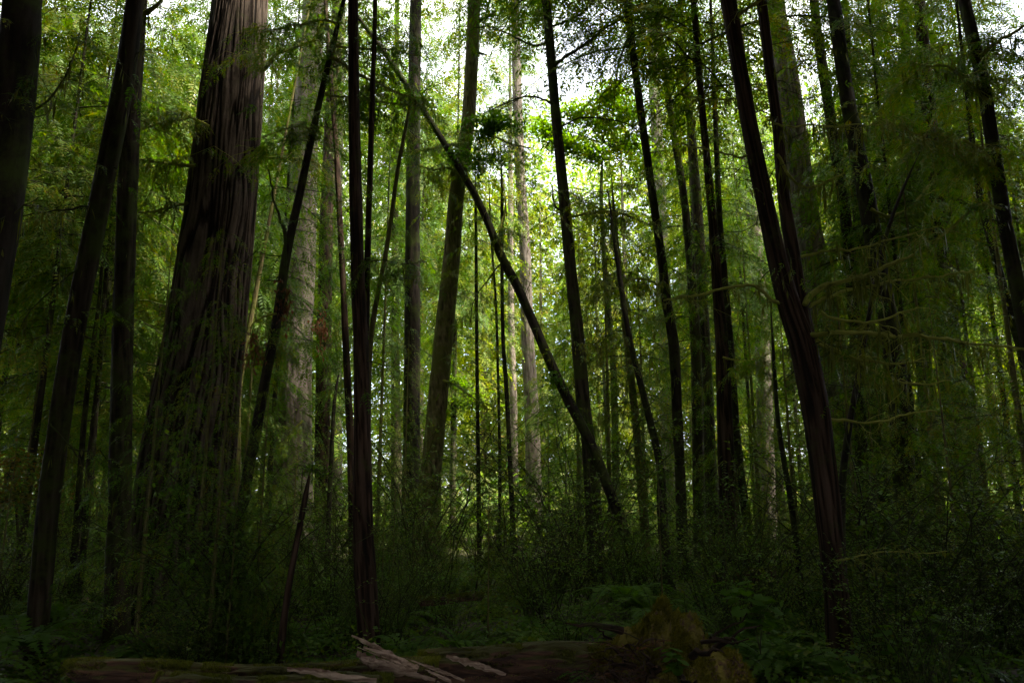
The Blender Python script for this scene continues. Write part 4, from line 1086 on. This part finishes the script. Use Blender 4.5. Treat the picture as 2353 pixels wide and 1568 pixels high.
def log(label, a, b, Ya, Yb, ra, rb, splinters=(), seed=1.0):
    A = px(*a, Ya); B_ = px(*b, Yb)
    n = 220; t = np.linspace(0, 1, n)[:, None]
    p = A + (B_ - A) * t; sl = min(1.0, np.linalg.norm(B_ - A) / 5); p[:, 2] += .05 * sl * np.sin(t[:, 0] * 7 + seed); p[:, 1] += .06 * sl * np.sin(t[:, 0] * 5)
    base = (A + B_) / 2
    root = empty('fallen_log', base); tag(root, label, 'log')
    mb = MB(); add_tube(mb, p - base, np.linspace(ra, rb, n) * (1 + .03 * np.sin(t[:, 0] * 13)) * np.clip(.12 + 9 * t[:, 0] ** .7, 0, 1) * np.clip(.12 + 9 * (1 - t[:, 0]) ** .7, 0, 1), 56, 0, rough=.34, kx=2.6, kz=1.6, seed=seed)
    obj('log_trunk', mb.mesh('log_trunk', [M['log']]), root)
    # moss cushions on top
    k = 26000; tt = rng.random(k); dens = np.array([mnoise.noise((q * 9, seed, 0)) for q in tt]); tt = tt[dens > -.1]; k = len(tt)
    th = rng.normal(0, .8, k); q = np.stack([np.interp(tt, t[:, 0], (p - base)[:, i]) for i in range(3)], 1)
    rr = ra + (rb - ra) * tt
    q[:, 2] += np.cos(th) * rr * 1.0; q[:, 1] += np.sin(th) * rr * 1.0
    D = np.stack([rng.normal(0, .6, k), np.sin(th) + rng.normal(0, .5, k), np.cos(th) + .2], 1)
    mb = MB(); add_leaves(mb, q - nrm(D) * .01, D, rng.normal(0, 1, (k, 3)), rng.uniform(.015, .045, k), rng.uniform(.004, .010, k), 0)
    obj('moss', mb.mesh('moss', [M['moss']]), root)
    if len(splinters) > 2:
        ex = list(splinters)
        for q in range(16):
            x0 = rng.uniform(815, 990); y0 = 1480 + (x0 - 815) * .30 + rng.uniform(-5, 30); ln = rng.uniform(25, 95)
            ex.append((rng.uniform(6.35, 6.75), [(x0, y0, .6, 0), (x0 + ln * .4, y0 + ln * .16, rng.uniform(1.5, 3.5), 0), (x0 + ln, y0 + ln * .42, 2.5, 0)]))
        splinters = ex
    for pts in splinters:       # jagged shard: list of (x, y, halfwidth px) at a distance
        Ys = pts[0]; P = np.array([px(x, y, Ys + dy) for x, y, w, dy in pts[1]]) - base; W = np.array([1.15 * w * mpp(1500, Ys) for x, y, w, dy in pts[1]])
        L = np.linspace(0, 1, len(P)); s = np.linspace(0, 1, 24)
        pp = np.stack([np.interp(s, L, P[:, i]) for i in range(3)], 1); ww = np.interp(s, L, W) * (1 + .18 * np.sin(s * 31 + seed) + rng.normal(0, .08, 24))
        tdir = nrm(P[-1] - P[0]); up = np.array([0, -.35, 1.0]); sd = nrm(np.cross(tdir, up)); up = nrm(np.cross(sd, tdir))
        V = []
        for i in range(24):
            th_ = ww[i] * .55 * (1 + .3 * math.sin(i * 2.1))
            for (cu, cs) in ((1, .35), (.55, .8), (-.2, 1), (-1, .4), (-.9, -.5), (-.1, -.9), (.5, -.5)):
                V.append(pp[i] + up * ww[i] * cu * (1 + .1 * rng.normal()) + sd * th_ * cs)
        V = np.array(V); idx = np.arange(24 * 7).reshape(24, 7); nx = np.roll(idx, -1, 1)
        mb = MB(); mb.add(V, np.stack([idx[:-1], nx[:-1], nx[1:], idx[1:]], -1).reshape(-1, 4), 0)
        obj('splinter', mb.mesh('splinter', [M['splinter']], smooth=False), root)
    return root
log('mossy fallen log lying across the forest floor, ending in pale splintered wood', (150, 1548), (1010, 1556), 7.0, 6.7, .08, .12, splinters=[
    (6.7, [(808, 1458, 2, 0), (850, 1478, 6, -.05), (900, 1505, 9, -.1), (960, 1540, 10, -.15)]),
    (6.6, [(835, 1485, 2, 0), (880, 1500, 5, 0), (930, 1520, 7, 0), (985, 1545, 8, 0)]),
    (6.5, [(820, 1498, 6, 0), (845, 1515, 13, 0), (880, 1530, 12, 0), (950, 1545, 8, 0)]),
    (6.4, [(850, 1530, 4, 0), (890, 1535, 6, 0), (960, 1550, 5, 0), (1000, 1560, 3, 0)])], seed=1.0)
log('second mossy log in the lower right continuing behind the splintered one', (960, 1530), (1500, 1530), 6.9, 6.5, .13, .16, splinters=[
    (6.4, [(1025, 1505, 4, 0), (1070, 1518, 7, 0), (1110, 1530, 7, 0), (1162, 1548, 3, 0)])], seed=4.0)
log('rotting brown log with bare wood along the bottom edge of the photo', (360, 1592), (900, 1604), 6.3, 5.9, .12, .14, splinters=[
    (5.8, [(660, 1535, 4, 0), (720, 1540, 8, 0), (780, 1552, 8, 0), (865, 1562, 5, 0)])], seed=8.0)
log('short dark log lying in the undergrowth right of the silvery-streaked trunk', (1640, 1330), (1780, 1312), 11.5, 11.8, .09, .07, seed=12.0)
log('thin mossy log in the undergrowth in the middle of the forest floor', (960, 1382), (1110, 1370), 10.5, 10.7, .05, .04, seed=15.0)

def mound():
    base = px(1535, 1568, 6.35); base[2] = 0
    root = empty('root_mound', base); tag(root, 'mossy mound of an upturned stump with dark earth, right of the logs', 'stump')
    mb = MB()
    nu, nv = 200, 90
    U, V_ = np.meshgrid(np.linspace(0, 2 * np.pi, nu, endpoint=False), np.linspace(0.02, 1, nv))
    Pn = np.zeros((nv, nu, 3)); rg = np.zeros((nv, nu))
    for a in range(nv):
        for b in range(nu):
            u, v = U[a, b], V_[a, b]
            x, y = math.cos(u) * v, math.sin(u) * v
            h = (1 - v ** 1.7) * .78
            q = Vector((x * 2.1, y * 2.1, 4.0))
            f = mnoise.fractal(q, .6, 2.3, 7); g = abs(mnoise.noise(Vector((math.cos(u) * 3.2, math.sin(u) * 3.2, v * .9)))) * 2
            h += f * .24 * (1.1 - v) + (g - .5) * .12 * v * (1 - v) * 4
            cav = max(0, 1 - math.hypot((x + .22) / .38, (y + .55) / .34)) * .5
            h -= cav
            s_ = 1 + .25 * mnoise.noise(Vector((math.cos(u) * 1.3, math.sin(u) * 1.3, 7)))
            Pn[a, b] = (x * .78 * s_ + .05 * f, y * .55 * s_, max(h, -.3)); rg[a, b] = .5 + f
    idx = np.arange(nu * nv).reshape(nv, nu); nx = np.roll(idx, -1, 1)
    mb.add(Pn.reshape(-1, 3), np.stack([idx[:-1], idx[1:], nx[1:], nx[:-1]], -1).reshape(-1, 4), 0, rg)
    obj('mound', mb.mesh('mound', [M['mound']]), root)
    V = Pn[:-12].reshape(-1, 3)
    dens = np.array([mnoise.noise(Vector((p[0] * 5, p[1] * 5, p[2] * 5))) for p in V])
    k = rng.choice(len(V), 60000); k = k[(dens[k] > -.08)]
    mb = MB(); D = rng.normal(0, .7, (len(k), 3)) + [0, -.3, 1]
    add_leaves(mb, V[k] + rng.normal(0, .01, (len(k), 3)), D, rng.normal(0, 1, (len(k), 3)), rng.uniform(.015, .05, len(k)), rng.uniform(.006, .014, len(k)), 0)
    obj('moss', mb.mesh('moss', [M['moss_gold']]), root)
    # broken roots sticking out
    for q in range(16):
        a = rng.uniform(0, 6.28); o = np.array([math.cos(a) * .35, math.sin(a) * .25 - .1, rng.uniform(.25, .7)])
        d = np.array([math.cos(a), math.sin(a) * .7 - .2, rng.uniform(-.1, .7)]); L = rng.uniform(.15, .5)
        t = np.linspace(0, 1, 9)[:, None]
        p_ = o + d * L * t + np.cumsum(rng.normal(0, .018, (9, 3)), 0)
        mb = MB(); add_tube(mb, p_, np.linspace(rng.uniform(.012, .03), .004, 9), 7, 0, rough=.3, kx=2, kz=9)
        obj('root', mb.mesh('root', [M['bark_red']]), root)
mound()

def debris():
    """dry fronds and twigs heaped against the mound"""
    mb = MB()
    n = 900
    X_ = rng.uniform(1180, 1480, n); Yd = rng.uniform(5.9, 6.9, n)
    P = np.array([px(x, 1540, y) for x, y in zip(X_, Yd)])
    P[:, 2] = (X_ - 1150) / 330 * .55 * rng.uniform(.3, 1.15, n) + .05
    for p in P:
        az = rng.uniform(0, 6.28); L = rng.uniform(.15, .5)
        d = np.array([math.cos(az), math.sin(az) * .6, rng.normal(0, .35)])
        k = 6; t = np.linspace(0, 1, k)[:, None]
        q = p + d * L * t + np.array([0, 0, -.12]) * t ** 2 + np.cumsum(rng.normal(0, .008, (k, 3)), 0)
        add_tube(mb, q, np.linspace(.006, .002, k), 3, 0)
        if rng.random() < .3:
            add_fronds(mb, [p], [d], [[0, 0, 1.0]], [L], k=9, ll=.2, lw=.3, mat=1, droop=.3)
    tag(obj('dry_litter', mb.mesh('dry_litter', [M['bark_dry'], M['leaf_dead']])), 'heap of dry brown fronds and twigs leaning on the mossy mound', 'litter', kind='stuff')
debris()

def litter():
    mb = MB(); n = 1500
    X_ = rng.uniform(60, 1250, n); Yd = rng.uniform(5.9, 7.6, n)
    for x, y in zip(X_, Yd):
        p = px(x, 1540, y); p[2] = ground_z(p[0], y) + rng.uniform(.02, .10) + (.12 if 6.5 < y < 6.95 and rng.random() < .5 else 0)
        az = rng.uniform(0, 6.28); L = rng.uniform(.04, .30); k = 5; t = np.linspace(0, 1, k)[:, None]
        d = np.array([math.cos(az), math.sin(az), rng.normal(.05, .25)])
        add_tube(mb, p + d * L * t + np.cumsum(rng.normal(0, .005, (k, 3)), 0), np.linspace(.004, .0015, k), 3, 0)
    q = np.stack([rng.uniform(-4.2, .6, 5000), rng.uniform(5.8, 8.2, 5000), np.zeros(5000)], 1); q[:, 2] = [ground_z(a, b) + .03 for a, b in q[:, :2]]; q[:, 2] += rng.uniform(0, .08, 5000)
    add_leaves(mb, q, rng.normal(0, 1, q.shape) * [1, 1, .3], np.tile([0, 0, 1.0], (5000, 1)) + rng.normal(0, .4, q.shape), rng.uniform(.02, .06, 5000), rng.uniform(.008, .02, 5000), 1)
    tag(obj('fallen_twigs', mb.mesh('fallen_twigs', [M['bark_dry'], M['leaf_dead']])), 'brown leaves and broken twigs strewn around the fallen logs', 'litter', kind='stuff')
litter()

# broad-leaved plants and foreground ferns
bro = []
for me in P_BROAD:
    r_ = empty('thimbleberry_plant', (0, 0, 0)); tag(r_, 'x', 'plant'); obj('leaves', me, r_); bro.append(r_)
for i, (x, y, Y, s, lab) in enumerate([
        (1745, 1470, 6.6, .72, 'broad-leaved plant with the largest lobed green leaves, right of the mossy mound'),
        (1700, 1400, 7.6, .65, 'broad-leaved plant just behind and above the largest-leaved one'),
        (1560, 1545, 5.75, .42, 'low broad-leaved plant growing in front of the mossy mound'),
        (1925, 1560, 6.6, .55, 'broad-leaved plant at the foot of the big forked trunk'),
        (2165, 1490, 7.0, .6, 'broad-leaved plant in the dark lower right, nearest the right edge'),
        (2040, 1500, 6.8, .5, 'broad-leaved plant between the big forked trunk and the one nearest the right edge')]):
    p = px(x, y, Y); r_ = bro[i % 2]
    loc = (p[0], Y, max(p[2] - .1, 0.0))
    if i < 2: r_.location = loc; r_.scale = (s,) * 3; r_['label'] = lab
    else: copy_thing(r_, loc, rng.uniform(0, 6.28), s, lab)
for x, Y, s, z in [(-40, 6.9, .8, .0), (70, 6.6, .7, .0), (170, 6.6, .7, .0), (260, 6.7, .6, .0), (330, 6.3, .45, .0), (1380, 6.4, .5, .3), (1620, 6.6, .6, .35), (1475, 7.4, .8, .45), (1540, 7.2, .7, .6), (1330, 7.6, .7, .1), (940, 8.6, .8, .05), (1000, 8.2, .7, .05), (1250, 8.0, .7, .05), (1440, 10.5, 1.1, .4), (1500, 10.2, 1.0, .3), (60, 9.0, 1.1, .1), (130, 10.5, 1.2, .2), (1650, 8, .8, .2), (1080, 7.6, .6, .05)]:
    p = px(x, 1400, Y); fern(p[0], Y, s, z)
